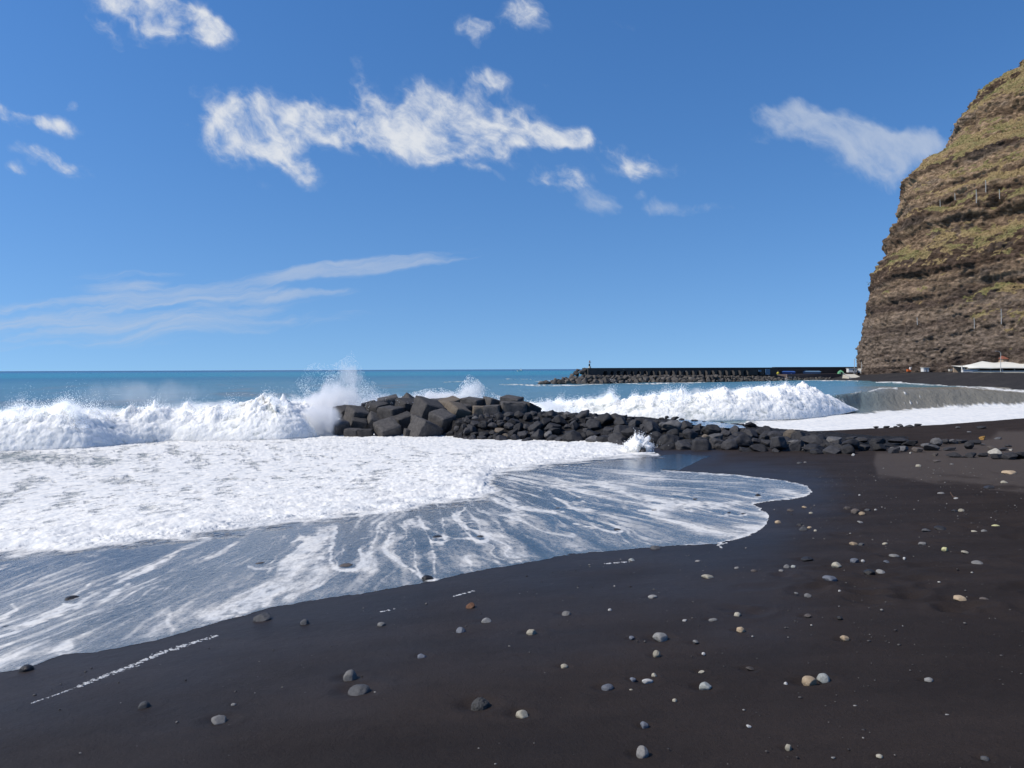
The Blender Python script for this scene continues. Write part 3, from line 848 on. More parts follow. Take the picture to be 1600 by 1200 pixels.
wc = fbm(ph[o] / 3.5, cr[o] / 11, 5.0, 4)
D = np.maximum(D, .8 * sstep(.40, .5, wc) * sstep(60, 90, rr[o]) * sstep(300, 200, rr[o]))
D = np.maximum(D, sstep(.1, .4, nse2 + .15) * sstep(66, 52, rr[o]) * sstep(560, 300, X) * .55)
foam[o] = np.clip(D, 0, 1)

# ---- body colour of the water
tint = np.zeros(shape + (3,), np.float32)
lr = np.log10(np.maximum(rr, 1))
stops = [(1.55, (.12, .175, .18)), (1.85, (.13, .205, .215)), (2.1, (.105, .20, .225)), (2.45, (.07, .185, .22)), (2.68, (.015, .115, .17)), (2.82, (.004, .185, .235)),
         (3.15, (.004, .175, .235)), (3.45, (.006, .075, .17)), (3.7, (.006, .03, .09)), (4.7, (.006, .03, .09))]
nlr = lr + .05 * np.where(rr < 6000, fbm(wx_ / (rr * .35), np.log(rr) * 7, 3.0, 3), 0)
for i in range(3):
    tint[..., i] = np.interp(nlr, [s_[0] for s_ in stops], [s_[1][i] for s_ in stops])
mud = sstep(1270, 1420, vx) * sstep(592, 603, vy) * (rr < 200)
mud = np.maximum(mud, .5 * sstep(.1, .35, fbm(wx_ / 14, wy_ / 30, 4.0, 3)) * (rr < 300) * sstep(500, 250, np.abs(vx - 300)))
mud = mud[..., None]
tint = tint * (1 - mud) + np.array([.205, .19, .15], np.float32) * mud
tint[f] = np.array([.0125, .0135, .0165])
wl = np.zeros(shape, np.float32)
wl[f] = sstep(12, -8, fsn[f])
flow = np.stack([fth * 14.0, fr * .12, np.zeros(shape)], -1)
cat = np.where(insw, np.where(fsn > 0, 1, 2), 0)

keep = insw | (zl > tz - .03)
G = grid_faces(*shape).reshape(-1, 4)[:, ::-1]
kf = keep.ravel()[G]
# film only where all four corners are in the swash outline or over deep water
fk = kf.all(1)
fcat = cat.ravel()[G].max(1)
V = np.stack([wx_, wy_, wz], -1).reshape(-1, 3)
AT = {'foam': foam.ravel(), 'tint': tint.reshape(-1, 3), 'film': wl.ravel(), 'flow': flow.reshape(-1, 3)}

k = NT('sea_water')
P = k.geo()
fo = k.attr('foam')
fi = k.attr('film')
ti = k.attr('tint', True)
fl = k.attr('flow', True)
nf1 = k.noise(P, 22, 5, .65)
nf2 = k.noise(k.scale(P, (1, .45, 1)), 3.4, 6, .62, .3)
nfl = k.noise(fl, 26, 5, .62, .4)
gran = k.noise(k.scale(P, (1, .62, 1), (0, 0, R(30))), 30, 3, .6, .3)
br = k.m('ADD', k.m('MULTIPLY', k.m('SUBTRACT', nf1, .5), .35), k.m('MULTIPLY', k.m('SUBTRACT', nf2, .5), .6))
brf = k.m('ADD', k.m('MULTIPLY', k.m('SUBTRACT', gran, .5), 1.1), k.m('MULTIPLY', k.m('SUBTRACT', nfl, .5), 1.3))
brk = k.n('ShaderNodeMix', {0: fi, 2: br, 3: brf}, data_type='FLOAT').outputs[0]
gate = k.rng(fo, 0.0, .12)
fs0 = k.m('ADD', fo, k.m('MULTIPLY', brk, gate))
fs = k.n('ShaderNodeMix', {0: fi, 2: k.rng(fs0, .18, .95), 3: k.rng(fs0, .02, 1.3)}, data_type='FLOAT').outputs[0]
filmcap = k.m('SUBTRACT', 1.0, k.m('MULTIPLY', fi, k.rng(fo, .3, 1.0, .45, .1)))
fs = k.m('MULTIPLY', fs, filmcap)
fcol = k.mix(k.rng(nf2, .32, .66), (.64, .65, .645, 1), (.83, .805, .745, 1))
col = k.mix(fs, ti, fcol)
# chop: fine ripples on the open water, granular dimples on the film
ch1 = k.noise(k.scale(P, (1, .45, 1), (0, 0, R(-30))), .55, 6, .62, .3)
ch2 = k.noise(k.scale(P, (1, .5, 1), (0, 0, R(-20))), 3.5, 4, .6)
hs = k.m('ADD', k.m('MULTIPLY', ch1, .55), k.m('MULTIPLY', ch2, .07))
hw = k.m('ADD', k.m('MULTIPLY', gran, .006), k.m('MULTIPLY', nfl, .008))
hF = k.m('ADD', k.m('MULTIPLY', nf1, .006), k.m('MULTIPLY', k.noise(k.scale(P, (1, .6, 1)), 5, 5, .55), .036))
h = k.n('ShaderNodeMix', {0: fi, 2: hs, 3: hw}, data_type='FLOAT').outputs[0]
fdn = k.m('MULTIPLY', fs, k.m('SUBTRACT', 1.0, fi))
h = k.n('ShaderNodeMix', {0: fdn, 2: h, 3: hF}, data_type='FLOAT').outputs[0]
nb = k.bump(h, .8, 1.0)
ro = k.n('ShaderNodeMix', {0: fs, 2: k.m('SUBTRACT', .26, k.m('MULTIPLY', fi, .2)), 3: .85}, data_type='FLOAT').outputs[0]
k.bsdf(Base_Color=col, Roughness=ro, Normal=nb, IOR=1.33, Specular_IOR_Level=k.m('SUBTRACT', .5, k.m('MULTIPLY', fdn, .35)))
M_WATER = k.mat

for cid, nm, lab, ct, kd in ((0, 'sea', 'blue sea with swell, turquoise towards the horizon and brownish in the bay', 'sea', 'structure'),
                             (1, 'foam', 'thick white churned foam spreading between the breakers and the swash', 'foam', 'stuff'),
                             (2, 'water', 'thin bluish swash film streaked with foam sliding over black sand', 'water', 'structure')):
    fsel = G[fk & (fcat == cid)]
    v_, f_, a_ = compact(V, fsel, AT)
    tag(link(nm, np_mesh(nm, v_, f_, a_), M_WATER), lab, ct, kind=kd)
del V, G, AT
print('water', time.time() - T0)
# ------------------------------------------------------------------ stone shapes and stone materials
def ico(sub):
    bm = bmesh.new()
    bmesh.ops.create_icosphere(bm, subdivisions=sub, radius=1.0)
    V_ = np.array([v.co[:] for v in bm.verts])
    F_ = np.array([[v.index for v in f.verts] for f in bm.faces])
    bm.free()
    return V_, F_


def stone_mesh(name, seed, sub=4, cuts=9, depth=(.62, .9), rough=.06, fine=.02, pits=0.0):
    r = np.random.default_rng(seed)
    V_, F_ = ico(sub)
    V_ = V_ * (1 + .14 * fbm(V_[:, :1] * .9 + seed, V_[:, 1:2] * .9, V_[:, 2:] * .9, 2))
    for _ in range(cuts):
        n = r.normal(size=3)
        n /= np.linalg.norm(n)
        d = r.uniform(*depth)
        s_ = V_ @ n
        ov = np.maximum(s_ - d, 0)
        V_ = V_ - np.outer(ov * .88, n)
    nrm = V_ / np.linalg.norm(V_, axis=1, keepdims=True)
    dsp = rough * fbm(V_[:, 0] * 2.4 + seed * 3.1, V_[:, 1] * 2.4, V_[:, 2] * 2.4, 4) + fine * fbm(V_[:, 0] * 8, V_[:, 1] * 8 + seed, V_[:, 2] * 8, 3)
    if pits:
        dsp = dsp - pits * sstep(.12, .4, fbm(V_[:, 0] * 4.5, V_[:, 1] * 4.5 + seed, V_[:, 2] * 4.5, 2))
    V_ = V_ + nrm * dsp[:, None]
    V_ = V_ / np.abs(V_).max(0)                      # unit half extents
    return np_mesh(name, V_, F_)


def stone_mat(name, c1, c2, rough=.75, sc=6.0, bump=.25, var=(.75, 1.3), speck=None):
    k = NT(name)
    P = k.obj()
    a = k.noise(P, sc, 6, .65, .3)
    b = k.noise(P, sc * 5, 4, .7)
    c = k.mix(k.rng(a, .32, .68), (*c1, 1), (*c2, 1))
    c = k.vm('SCALE', c, k.rng(b, .2, .8, .72, 1.25))
    rnd = k.n('ShaderNodeObjectInfo').outputs['Random']
    c = k.vm('SCALE', c, k.rng(rnd, 0, 1, var[0], var[1], smooth=False))
    if speck:
        c = k.mix(k.rng(k.noise(P, sc * 3, 3, .6), .58, .66), c, (*speck, 1))
    nb = k.bump(k.m('ADD', k.m('MULTIPLY', a, .5), k.m('MULTIPLY', b, .35)), bump, .12)
    k.bsdf(Base_Color=c, Roughness=rough, Normal=nb, Specular_IOR_Level=.35)
    return k.mat


M_BASALT = stone_mat('dark_basalt', (.021, .0205, .0225), (.041, .039, .04), .72, 3.0, .5, (.55, 1.5))
M_GREYROCK = stone_mat('grey_rock', (.075, .074, .078), (.13, .125, .122), .8, 3.0, .4)
M_TANROCK = stone_mat('tan_rock', (.10, .082, .062), (.15, .12, .09), .8, 3.0, .4)
M_ORANGE = stone_mat('orange_rock', (.32, .16, .035), (.42, .25, .07), .8, 4.0, .4)
M_CREAMROCK = stone_mat('cream_rock', (.27, .25, .21), (.36, .34, .29), .8, 4.0, .3)
M_CONC = stone_mat('dark_concrete', (.044, .041, .039), (.08, .073, .068), .85, 2.2, .5, (.65, 1.35))
M_TANCONC = stone_mat('tan_concrete', (.115, .092, .068), (.15, .125, .095), .85, 2.2, .35, (.85, 1.1))
PM = {
    'dark': stone_mat('dark_pebble', (.055, .055, .057), (.085, .084, .084), .7, 3, .3),
    'black': stone_mat('black_pebble', (.018, .017, .017), (.034, .031, .029), .45, 3, .3),
    'mid': stone_mat('grey_pebble', (.13, .125, .118), (.19, .18, .168), .75, 3, .25),
    'light': stone_mat('light_pebble', (.16, .156, .145), (.23, .222, .208), .75, 3, .2),
    'blue': stone_mat('bluish_pebble', (.085, .092, .108), (.125, .132, .15), .65, 3, .2),
    'cream': stone_mat('cream_pebble', (.25, .226, .172), (.34, .31, .24), .75, 3, .2),
    'tan': stone_mat('tan_pebble', (.27, .2, .125), (.36, .275, .18), .75, 3, .2),
    'rust': stone_mat('rusty_pebble', (.13, .06, .03), (.2, .10, .055), .75, 3, .3),
    'brown': stone_mat('brown_pebble', (.06, .05, .043), (.1, .082, .07), .7, 3, .3),
    'white': stone_mat('white_pebble', (.34, .33, .31), (.45, .44, .415), .75, 3, .15),
    'pale': stone_mat('mottled_pebble', (.21, .218, .198), (.32, .325, .3), .75, 4, .3, speck=(.17, .18, .16)),
    'ochre': stone_mat('ochre_pebble', (.32, .3, .14), (.42, .4, .22), .75, 3, .2),
    'lava': stone_mat('lava_pebble', (.06, .06, .06), (.1, .098, .094), .85, 4, .5),
}
PEB_ME = [stone_mesh('pebble', 40 + i, 4, 6 + i % 5, (.66, .95), .05, .008) for i in range(9)]
LAVA_ME = stone_mesh('pitted_pebble', 61, 5, 5, (.7, .95), .08, .03, .16)
BOULD = [stone_mesh('boulder', 100 + i, 4, 13 + i % 7, (.42, .86), .12, .05) for i in range(14)]


def place(me, name, loc, scl, rot, mat, label, cat, group):
    o = bpy.data.objects.new(name, me)
    COL.objects.link(o)
    if not me.materials:
        me.materials.append(None)
        me.polygons.foreach_set('use_smooth', np.ones(len(me.polygons), dtype=bool))
    o.material_slots[0].link = 'OBJECT'
    o.material_slots[0].material = mat
    o.location, o.scale, o.rotation_euler = loc, scl, rot
    return tag(o, label, cat, group)


# ------------------------------------------------------------------ pebbles on the sand and in the swash
TWIGS = {1012, 1020}
for i, ((px, py, wpx, asp, colr, lab), (p, wd)) in enumerate(zip(PEB, PEBP)):
    r = random.Random(i * 7 + 3)
    hw = wd * .46
    d = -float(ray(px, py)[2] / np.linalg.norm(ray(px, py)))          # sine of the view's dip
    hgt = hw * asp * 2                                              # apparent height
    hz = max(hgt * .68, wd * .2)
    dp = min(max(hgt * .45 / max(d, .12), hw * .55), hw * 1.05)
    me = LAVA_ME if colr == 'lava' else PEB_ME[r.randrange(9)]
    z = float(terrain(p[0], p[1]))
    o = place(me, 'pebble', (p[0], p[1], z + hz * .05), (hw, dp, hz), (r.uniform(-.15, .15), r.uniform(-.15, .15), r.uniform(-.35, .35)),
              PM[colr], lab, 'pebble', 'pebbles scattered on the black sand')
# fine grit and shell sand lying loose on the beach
ng = 9000
gx = rng.uniform(-7, 14, ng)
gy = 2.6 + rng.uniform(0, 1, ng) ** 1.6 * 22
gt = terrain(gx, gy)
gpx, gpy = to_px(np.stack([gx, gy, gt], -1))
gw = fbm(gx * .7, gy * .45, 51.0, 3) + .25 * sstep(700, 1400, gpx)
gk = (dist_line(gpx, gpy, SWASH, True) > 12) & ~in_poly(gpx, gpy, SWASH) & (gw > rng.uniform(-.35, .45, ng))
gx, gy, gt = gx[gk], gy[gk], gt[gk]
V_, F_ = ico(1)
gs = rng.choice([.0025, .003, .004, .006, .009], len(gx), p=[.3, .3, .22, .13, .05]) * (.7 + gy / 14)
gv = V_[None] * gs[:, None, None] * rng.uniform(.6, 1.3, (len(gx), 1, 3)) * [1.2, 1.2, .7] + np.stack([gx, gy, gt + .004], -1)[:, None]
gc = np.repeat(rng.choice([.0, .1, .25, .5, 1.0], len(gx), p=[.3, .3, .2, .14, .06]), len(V_))
k = NT('grit')
gca = k.attr('shade')
c = k.mix(gca, (.03, .026, .024, 1), (.38, .36, .32, 1))
k.bsdf(Base_Color=c, Roughness=.8)
tag(link('fine_gravel', np_mesh('fine_gravel', gv.reshape(-1, 3), (F_[None] + len(V_) * np.arange(len(gx))[:, None, None]).reshape(-1, 3), {'shade': gc}), k.mat),
    'fine grit and pale shell crumbs strewn over the black sand', 'gravel', kind='stuff')
print('pebbles', len(PEB), time.time() - T0)

# ------------------------------------------------------------------ gravel bank that carries the groyne
ST = [(505, 676, -3.2, 668, -2.7, 664), (560, 676, -3.1, 660, -2.3, 650), (640, 676, -3.0, 660, -2.1, 648), (690, 684, -2.6, 657, -1.6, 645), (725, 688, -2.45, 655, -1.3, 643),
      (780, 689, -2.42, 651, -1.2, 642), (840, 690, -2.4, 649, -1.15, 641), (920, 693, -2.3, 654, -1.25, 645), (1000, 699, -2.15, 661, -1.35, 650),
      (1080, 703, -2.0, 668, -1.45, 656), (1150, 705, -1.95, 675, -1.55, 662), (1230, 706, -1.85, 681, -1.62, 669), (1330, 707, -1.75, 690, -1.66, 676), (1420, 708, -1.66, 696, -1.66, 682)]
STX = [s[0] for s in ST]
st_b = np.array([on_z(s[0], s[1], s[2]) for s in ST])
st_t = np.array([on_z(s[0], s[3], s[4]) for s in ST])
st_k = np.array([on_z(s[0], s[5], s[4] - .03) for s in ST])


def stn(arr, x):
    return np.array([np.interp(x, STX, arr[:, j]) for j in range(3)])


nu = 260
rows = []
for i in range(nu):
    x = 505 + (1420 - 505) * i / (nu - 1)
    B, Tp, K = stn(st_b, x), stn(st_t, x), stn(st_k, x)
    fw = (B - Tp) * [1, 1, 0]
    fw = fw / (np.linalg.norm(fw) + 1e-9)
    foot = B + fw * .8 + [0, 0, -.5]
    bk = K - fw * 5 + [0, 0, -2.8]
    prof = [foot] + [B + (Tp - B) * t for t in np.linspace(0, 1, 14)] + [Tp + (K - Tp) * t for t in np.linspace(.08, 1, 12)] + [K + (bk - K) * t for t in np.linspace(.12, 1, 8)]
    rows.append(prof)
gb = np.array(rows)
gb[..., 2] += .14 * fbm(gb[..., 0] * 1.7, gb[..., 1] * 1.7, 3.0, 4) - .06
gbm = np_mesh('gravel_bank', gb.reshape(-1, 3), grid_faces(*gb.shape[:2]).reshape(-1, 4)[:, ::-1])
k = NT('bank_gravel')
P = k.geo()
v = k.voro(P, 5.0)
n = k.noise(P, 1.4, 5, .6)
c = k.mix(k.rng(n, .35, .65), (.023, .022, .0235, 1), (.037, .034, .033, 1))
c = k.vm('SCALE', c, k.rng(v, 0, .6, 1.35, .5))
k.bsdf(Base_Color=c, Roughness=.85, Specular_IOR_Level=.25, Normal=k.bump(k.m('ADD', k.m('MULTIPLY', v, -.7), k.noise(P, 20, 3, .6)), .9, .12))
tag(link('ground', gbm, k.mat), 'low bank of black gravel and sand under the boulders of the groyne', 'gravel bank', kind='structure')


def pool(name, pts, z, label):
    Pp = [on_z(a, b_, z) for a, b_ in pts]
    me = bpy.data.meshes.new(name)
    me.from_pydata([tuple(q) for q in Pp], [], [list(range(len(Pp)))])
    k = NT('pool_water')
    k.bsdf(Base_Color=(.02, .03, .045, 1), Roughness=.05, IOR=1.33, Normal=k.bump(k.noise(k.scale(k.geo(), (1, .4, 1)), 3, 4, .6), .5, .05))
    return tag(link(name, me, k.mat, smooth=False), label, 'pool', kind='structure')


pool('water', [(1042, 656.5), (1065, 655.5), (1100, 657.5), (1130, 661), (1160, 665), (1165, 668.5), (1140, 669), (1110, 667), (1085, 664), (1060, 660)], -1.4,
     'shallow blue pool of sea water on top of the groyne')

# ------------------------------------------------------------------ groyne boulders, laid in rows
ROWN = ['bottom', 'second', 'third', 'fourth', 'fifth', 'sixth', 'seventh', 'eighth']


def ordn(i):
    w_ = ['first', 'second', 'third', 'fourth', 'fifth', 'sixth', 'seventh', 'eighth', 'ninth', 'tenth', 'eleventh', 'twelfth']
    if i <= 12:
        return w_[i - 1]
    s_ = 'th' if 10 <= i % 100 <= 20 else {1: 'st', 2: 'nd', 3: 'rd'}.get(i % 10, 'th')
    return '%d%s' % (i, s_)


SZX, SZV = (690, 760, 850, 950, 1050, 1150, 1250, 1340), (.55, .58, .68, .9, .85, .78, .74, .55)
rb = random.Random(5)
nb_ = 0
for row, (fr_, scl, x0, x1) in enumerate([(0.02, 1.0, 694, 1345), (.27, 1.0, 700, 1335), (.52, .95, 708, 1330), (.76, .88, 716, 1310), (1.0, .8, 724, 1290),
                                          (1.22, .55, 728, 1080), (1.55, .5, 745, 1010)]):
    x = x0 + rb.uniform(0, 10)
    i = 0
    while x < x1:
        s_ = float(np.interp(x, SZX, SZV)) * scl * rb.choice((.62, .8, .95, 1.0, 1.1, 1.2, 1.45)) * rb.uniform(.92, 1.08)
        B, Tp, K = stn(st_b, x), stn(st_t, x), stn(st_k, x)
        f_ = fr_ + rb.uniform(-.11, .11)
        p = B + (Tp - B) * f_ if f_ <= 1 else Tp + (K - Tp) * (f_ - 1) + [0, 0, -.06]
        i += 1
        nb_ += 1
        wpx = s_ * F / p[1]
        mat = M_BASALT
        word = 'dark'
        if (row == 1 and abs(x - 787) < 8) or (row == 2 and abs(x - 1100) < 9):
            mat, word = M_TANROCK, 'tan'
        elif rb.random() < .05:
            mat, word = M_GREYROCK, 'grey'
        o = place(BOULD[rb.randrange(14)], 'boulder', (p[0], p[1], p[2] + s_ * .1),
                  (s_ * .56, s_ * rb.uniform(.42, .6), s_ * rb.uniform(.34, .47)),
                  (rb.uniform(-.35, .35), rb.uniform(-.35, .35), rb.uniform(0, 6.28) if rb.random() < .5 else rb.uniform(-.4, .4)), mat,
                  '%s groyne boulder, %s row up, %s from the concrete blocks' % (word, ROWN[row] if row else 'lowest', ordn(i)),
                  'boulder', 'boulders of the groyne')
        x += wpx * rb.uniform(.78, .98)
print('groyne boulders', nb_)

# scattered rocks at the landward end and along the far edge of the sand
ROX = [(1237, 681, 25, .75, 'tan', 'big round tan boulder standing out on the groyne top'),
       (1219, 693, 30, .75, 'b', 'big jagged black boulder left of the round tan one'),
       (1246, 695, 24, .65, 'g', 'grey flat topped boulder below the round tan one'),
       (1258, 703, 9, .7, 'g', 'small grey wedge at the foot of the flat topped grey boulder'),
       (1273, 690, 36, .55, 'b', 'wide black boulder right of the round tan one'),
       (1270, 702, 30, .4, 'b', 'low black slab half sunk in sand below the wide black boulder'),
       (1277, 706, 22, .35, 'b', 'flat dark grey slab lying in front of the rock row'),
       (1305, 689, 24, .6, 'g', 'light grey rounded boulder in the middle of the rock row'),
       (1299, 702, 10, .5, 'g', 'small pale grey stone under the light grey rounded boulder'),
       (1298, 697, 20, .6, 'b', 'black boulder leaning left under the light grey one'),
       (1330, 696, 34, .6, 'b', 'broad black boulder right of the light grey one'),
       (1332, 685, 18, .4, 'b', 'small black rock behind the broad black boulder'),
       (1352, 700, 17, .7, 'b', 'upright black rock next to the broad black boulder'),
       (1350, 688, 22, .4, 'b', 'low dark rock behind the upright black rock'),
       (1372, 692, 28, .5, 'b', 'dark boulder midway along the scattered rocks'),
       (1376, 700, 24, .5, 'b', 'black boulder with undercut shade midway along the scattered rocks'),
       (1396, 701, 8, .7, 'c', 'small whitish stone between two black boulders'),
       (1400, 704, 20, .6, 'b', 'black rounded boulder under the small whitish stone'),
       (1413, 702, 16, .6, 'g', 'grey rounded boulder right of the black one under the whitish stone'),
       (1405, 690, 30, .35, 'b', 'long low black rock at the back of the row'),
       (1425, 693, 26, .4, 'b', 'black flat rock at the back, right of the long low one'),
       (1437, 703, 18, .55, 'r', 'reddish brown rock beside the grey rounded boulder'),
       (1423, 708, 4, .8, 'c', 'white dot of a stone in front of the reddish brown rock'),
       (1450, 697, 17, .45, 'g', 'grey sloping rock left of the pale one'),
       (1466, 692, 19, .75, 'g', 'pale grey pointed rock standing in the sand'),
       (1457, 700, 26, .4, 'g', 'broad pale grey slab sloping into the sand'),
       (1478, 690, 12, .8, 'b', 'black gap filling rock right of the pale pointed one'),
       (1490, 690, 15, .6, 'g', 'grey rock with a flat top right of the black gap filler'),
       (1503, 690, 18, .4, 'b', 'dark low rock right of the flat topped grey rock'),
       (1487, 702, 20, .25, 'b', 'flat dark stone lying below the flat topped grey rock'),
       (1516, 697, 15, .85, 'b', 'black cube like rock standing alone'),
       (1527, 692, 22, .3, 'b', 'long dark slab behind the black cube like rock'),
       (1536, 685, 12, .55, 'o', 'bright orange yellow rock, the only one of that colour'),
       (1537, 695, 8, .4, 'g', 'small grey stone right of the black cube like rock'),
       (1462, 711, 11, .5, 'r', 'brown rock with dark right side in front of the pale slab'),
       (1493, 712, 22, .4, 'b', 'low black rock, left of the front row near the edge'),
       (1506, 714, 10, .4, 'b', 'small black rock touching the low one in the front row'),
       (1519, 712, 20, .45, 'b', 'black rock in the front row, left of the pale cream one'),
       (1536, 711, 17, .5, 'b', 'black hump in the front row beside the pale cream rock'),
       (1557, 707, 19, .6, 'c', 'pale cream block like rock near the right edge'),
       (1560, 714, 20, .45, 'b', 'dark rock under the pale cream one'),
       (1553, 700, 16, .4, 'r', 'brown rock behind the pale cream one'),
       (1567, 702, 16, .35, 'b', 'dark low rock right behind the pale cream one'),
       (1580, 703, 7, .4, 'c', 'small pale stone behind the rocks at the right edge'),
       (1577, 697, 12, .3, 'b', 'thin dark rock behind the small pale stone at right'),
       (1582, 713, 24, .55, 'b', 'black jagged rock near the right edge'),
       (1597, 712, 22, .6, 'b', 'black rock cut by the right edge of the view'),
       (1561, 685, 11, .35, 'g', 'grey flat stone on the dry sand right of the orange rock'),
       (1534, 668, 16, .3, 'b', 'flat black stone on the sand crest at right'),
       (1498, 668, 8, .4, 'g', 'small grey stone below the sand crest'),
       (1515, 675, 8, .3, 'g', 'pale flat stone between the crest and the orange rock'),
       (1492, 657.5, 10, .7, 'b', 'black stone on the sand crest against white surf, left of a pair'),
       (1500, 658.5, 10, .4, 'b', 'low black stone on the crest touching the left one'),
       (1525, 655.5, 9, .6, 'b', 'pointed black stone on the crest against white surf'),
       (1544, 654.5, 10, .5, 'b', 'round black stone furthest right on the crest'),
       (1407, 665, 10, .5, 'g', 'grey stone on the crest splashed by surf'),
       (1436, 664, 12, .3, 'b', 'low black stone on the crest right of the splashed grey one'),
       (1422, 666, 12, .35, 'b', 'dark stone on the crest between splashed grey and low black'),
       (1041.5, 652.5, 7, .8, 'b', 'round black stone standing on the groyne top before the breaker'),
       (1033, 654, 9, .5, 'b', 'low black stone left of the round one on the groyne top'),
       (1054, 654.5, 14, .45, 'b', 'black humped stone right of the round one on the groyne top'),
       (1065, 656, 10, .45, 'b', 'small black stone at the left end of the blue pool'),
       (1088, 658, 15, .35, 'b', 'dark low stone behind the blue pool'),
       (1100, 660.5, 14, .3, 'b', 'flat dark stone behind the right half of the blue pool'),
       (1130, 662.5, 17, .4, 'b', 'dark stone touching the right end of the blue pool'),
       (1148, 664, 14, .35, 'b', 'dark stone between the pool and the tall black one'),
       (1157, 664, 13, .4, 'b', 'second dark stone beside the tall black one at the pool end'),
       (1174, 663.5, 16, .65, 'b', 'tall black stone against surf right of the blue pool'),
       (985, 653.5, 18, .22, 'b', 'flat brownish black stone on the left of the groyne top'),
       (1005, 703, 13, .9, 'b', 'black stone in front of the small white splash')]
for j in range(16):
    x = 1196 + j * 13.5 + rb.uniform(-4, 4)
    ROX.append((x, float(np.interp(x, (1190, 1260, 1330, 1400), (669.8, 669.8, 669, 666.6))), rb.uniform(5, 11), .35, 'b',
                'small black stone in the dark line along surf behind the groyne, %s from left' % ordn(j + 1)))
RM = {'b': M_BASALT, 'g': M_GREYROCK, 't': M_TANROCK, 'tan': M_TANROCK, 'o': M_ORANGE, 'c': M_CREAMROCK, 'r': PM['brown']}


def ground_at(px, py):
    p = on_beach(px, py)
    if 980 < px < 1200 and py < 668:
        p = on_z(px, py, float(np.interp(px, STX, [s[4] for s in ST])) - .05)
    return p


for i, (px, py, wpx, asp, cm, lab) in enumerate(ROX):
    r = random.Random(300 + i)
    base_py = py + wpx * asp * .38
    p = ground_at(px, base_py)
    if px < 1420 and 676 < py < 700:                     # these sit on the bank, not on the sand before it
        x = min(px, 1415)
        B, Tp = stn(st_b, x), stn(st_t, x)
        zz = B[2] + (Tp[2] - B[2]) * np.clip((706 - py) / 26, 0, 1)
        p = on_z(px, base_py, zz)
    dep = float((p - CAM) @ FW)
    wd = wpx * dep / F
    place(BOULD[r.randrange(12)], 'rock', (p[0], p[1] + wd * .2, p[2] + wd * asp * .38), (wd * .54, wd * r.uniform(.4, .55), max(wd * asp * .56, wd * .18)),
          (r.uniform(-.2, .2), r.uniform(-.15, .15), r.uniform(-.5, .5)), RM[cm], lab, 'rock', 'loose rocks at the landward end of the groyne')

# ------------------------------------------------------------------ concrete blocks of the breakwater head


def block_mesh(seed):
    r = np.random.default_rng(seed)
    bm = bmesh.new()
    bmesh.ops.create_cube(bm, size=2.0)
    bmesh.ops.bevel(bm, geom=bm.edges[:], offset=.13, segments=2, profile=.6, affect='EDGES')
    bmesh.ops.triangulate(bm, faces=bm.faces[:])
    bmesh.ops.subdivide_edges(bm, edges=bm.edges[:], cuts=5, use_grid_fill=True)
    V_ = np.array([v.co[:] for v in bm.verts])
    d = .10 * fbm(V_[:, 0] * 1.1 + seed, V_[:, 1] * 1.1, V_[:, 2] * 1.1, 3)
    # worn corners
    e = np.sort(np.abs(V_), axis=1)
    d -= .075 * sstep(.66, 1.0, e[:, 1]) * (.5 + np.abs(fbm(V_[:, 0] * 3, V_[:, 1] * 3 + seed, V_[:, 2] * 3, 2)) * 2.2)
    V_ = V_ + V_ / np.linalg.norm(V_, axis=1, keepdims=True) * d[:, None]
    for v, c in zip(bm.verts, V_):
        v.co = c
    me = bpy.data.meshes.new('concrete_block')
    bm.to_mesh(me)
    bm.free()
    return me


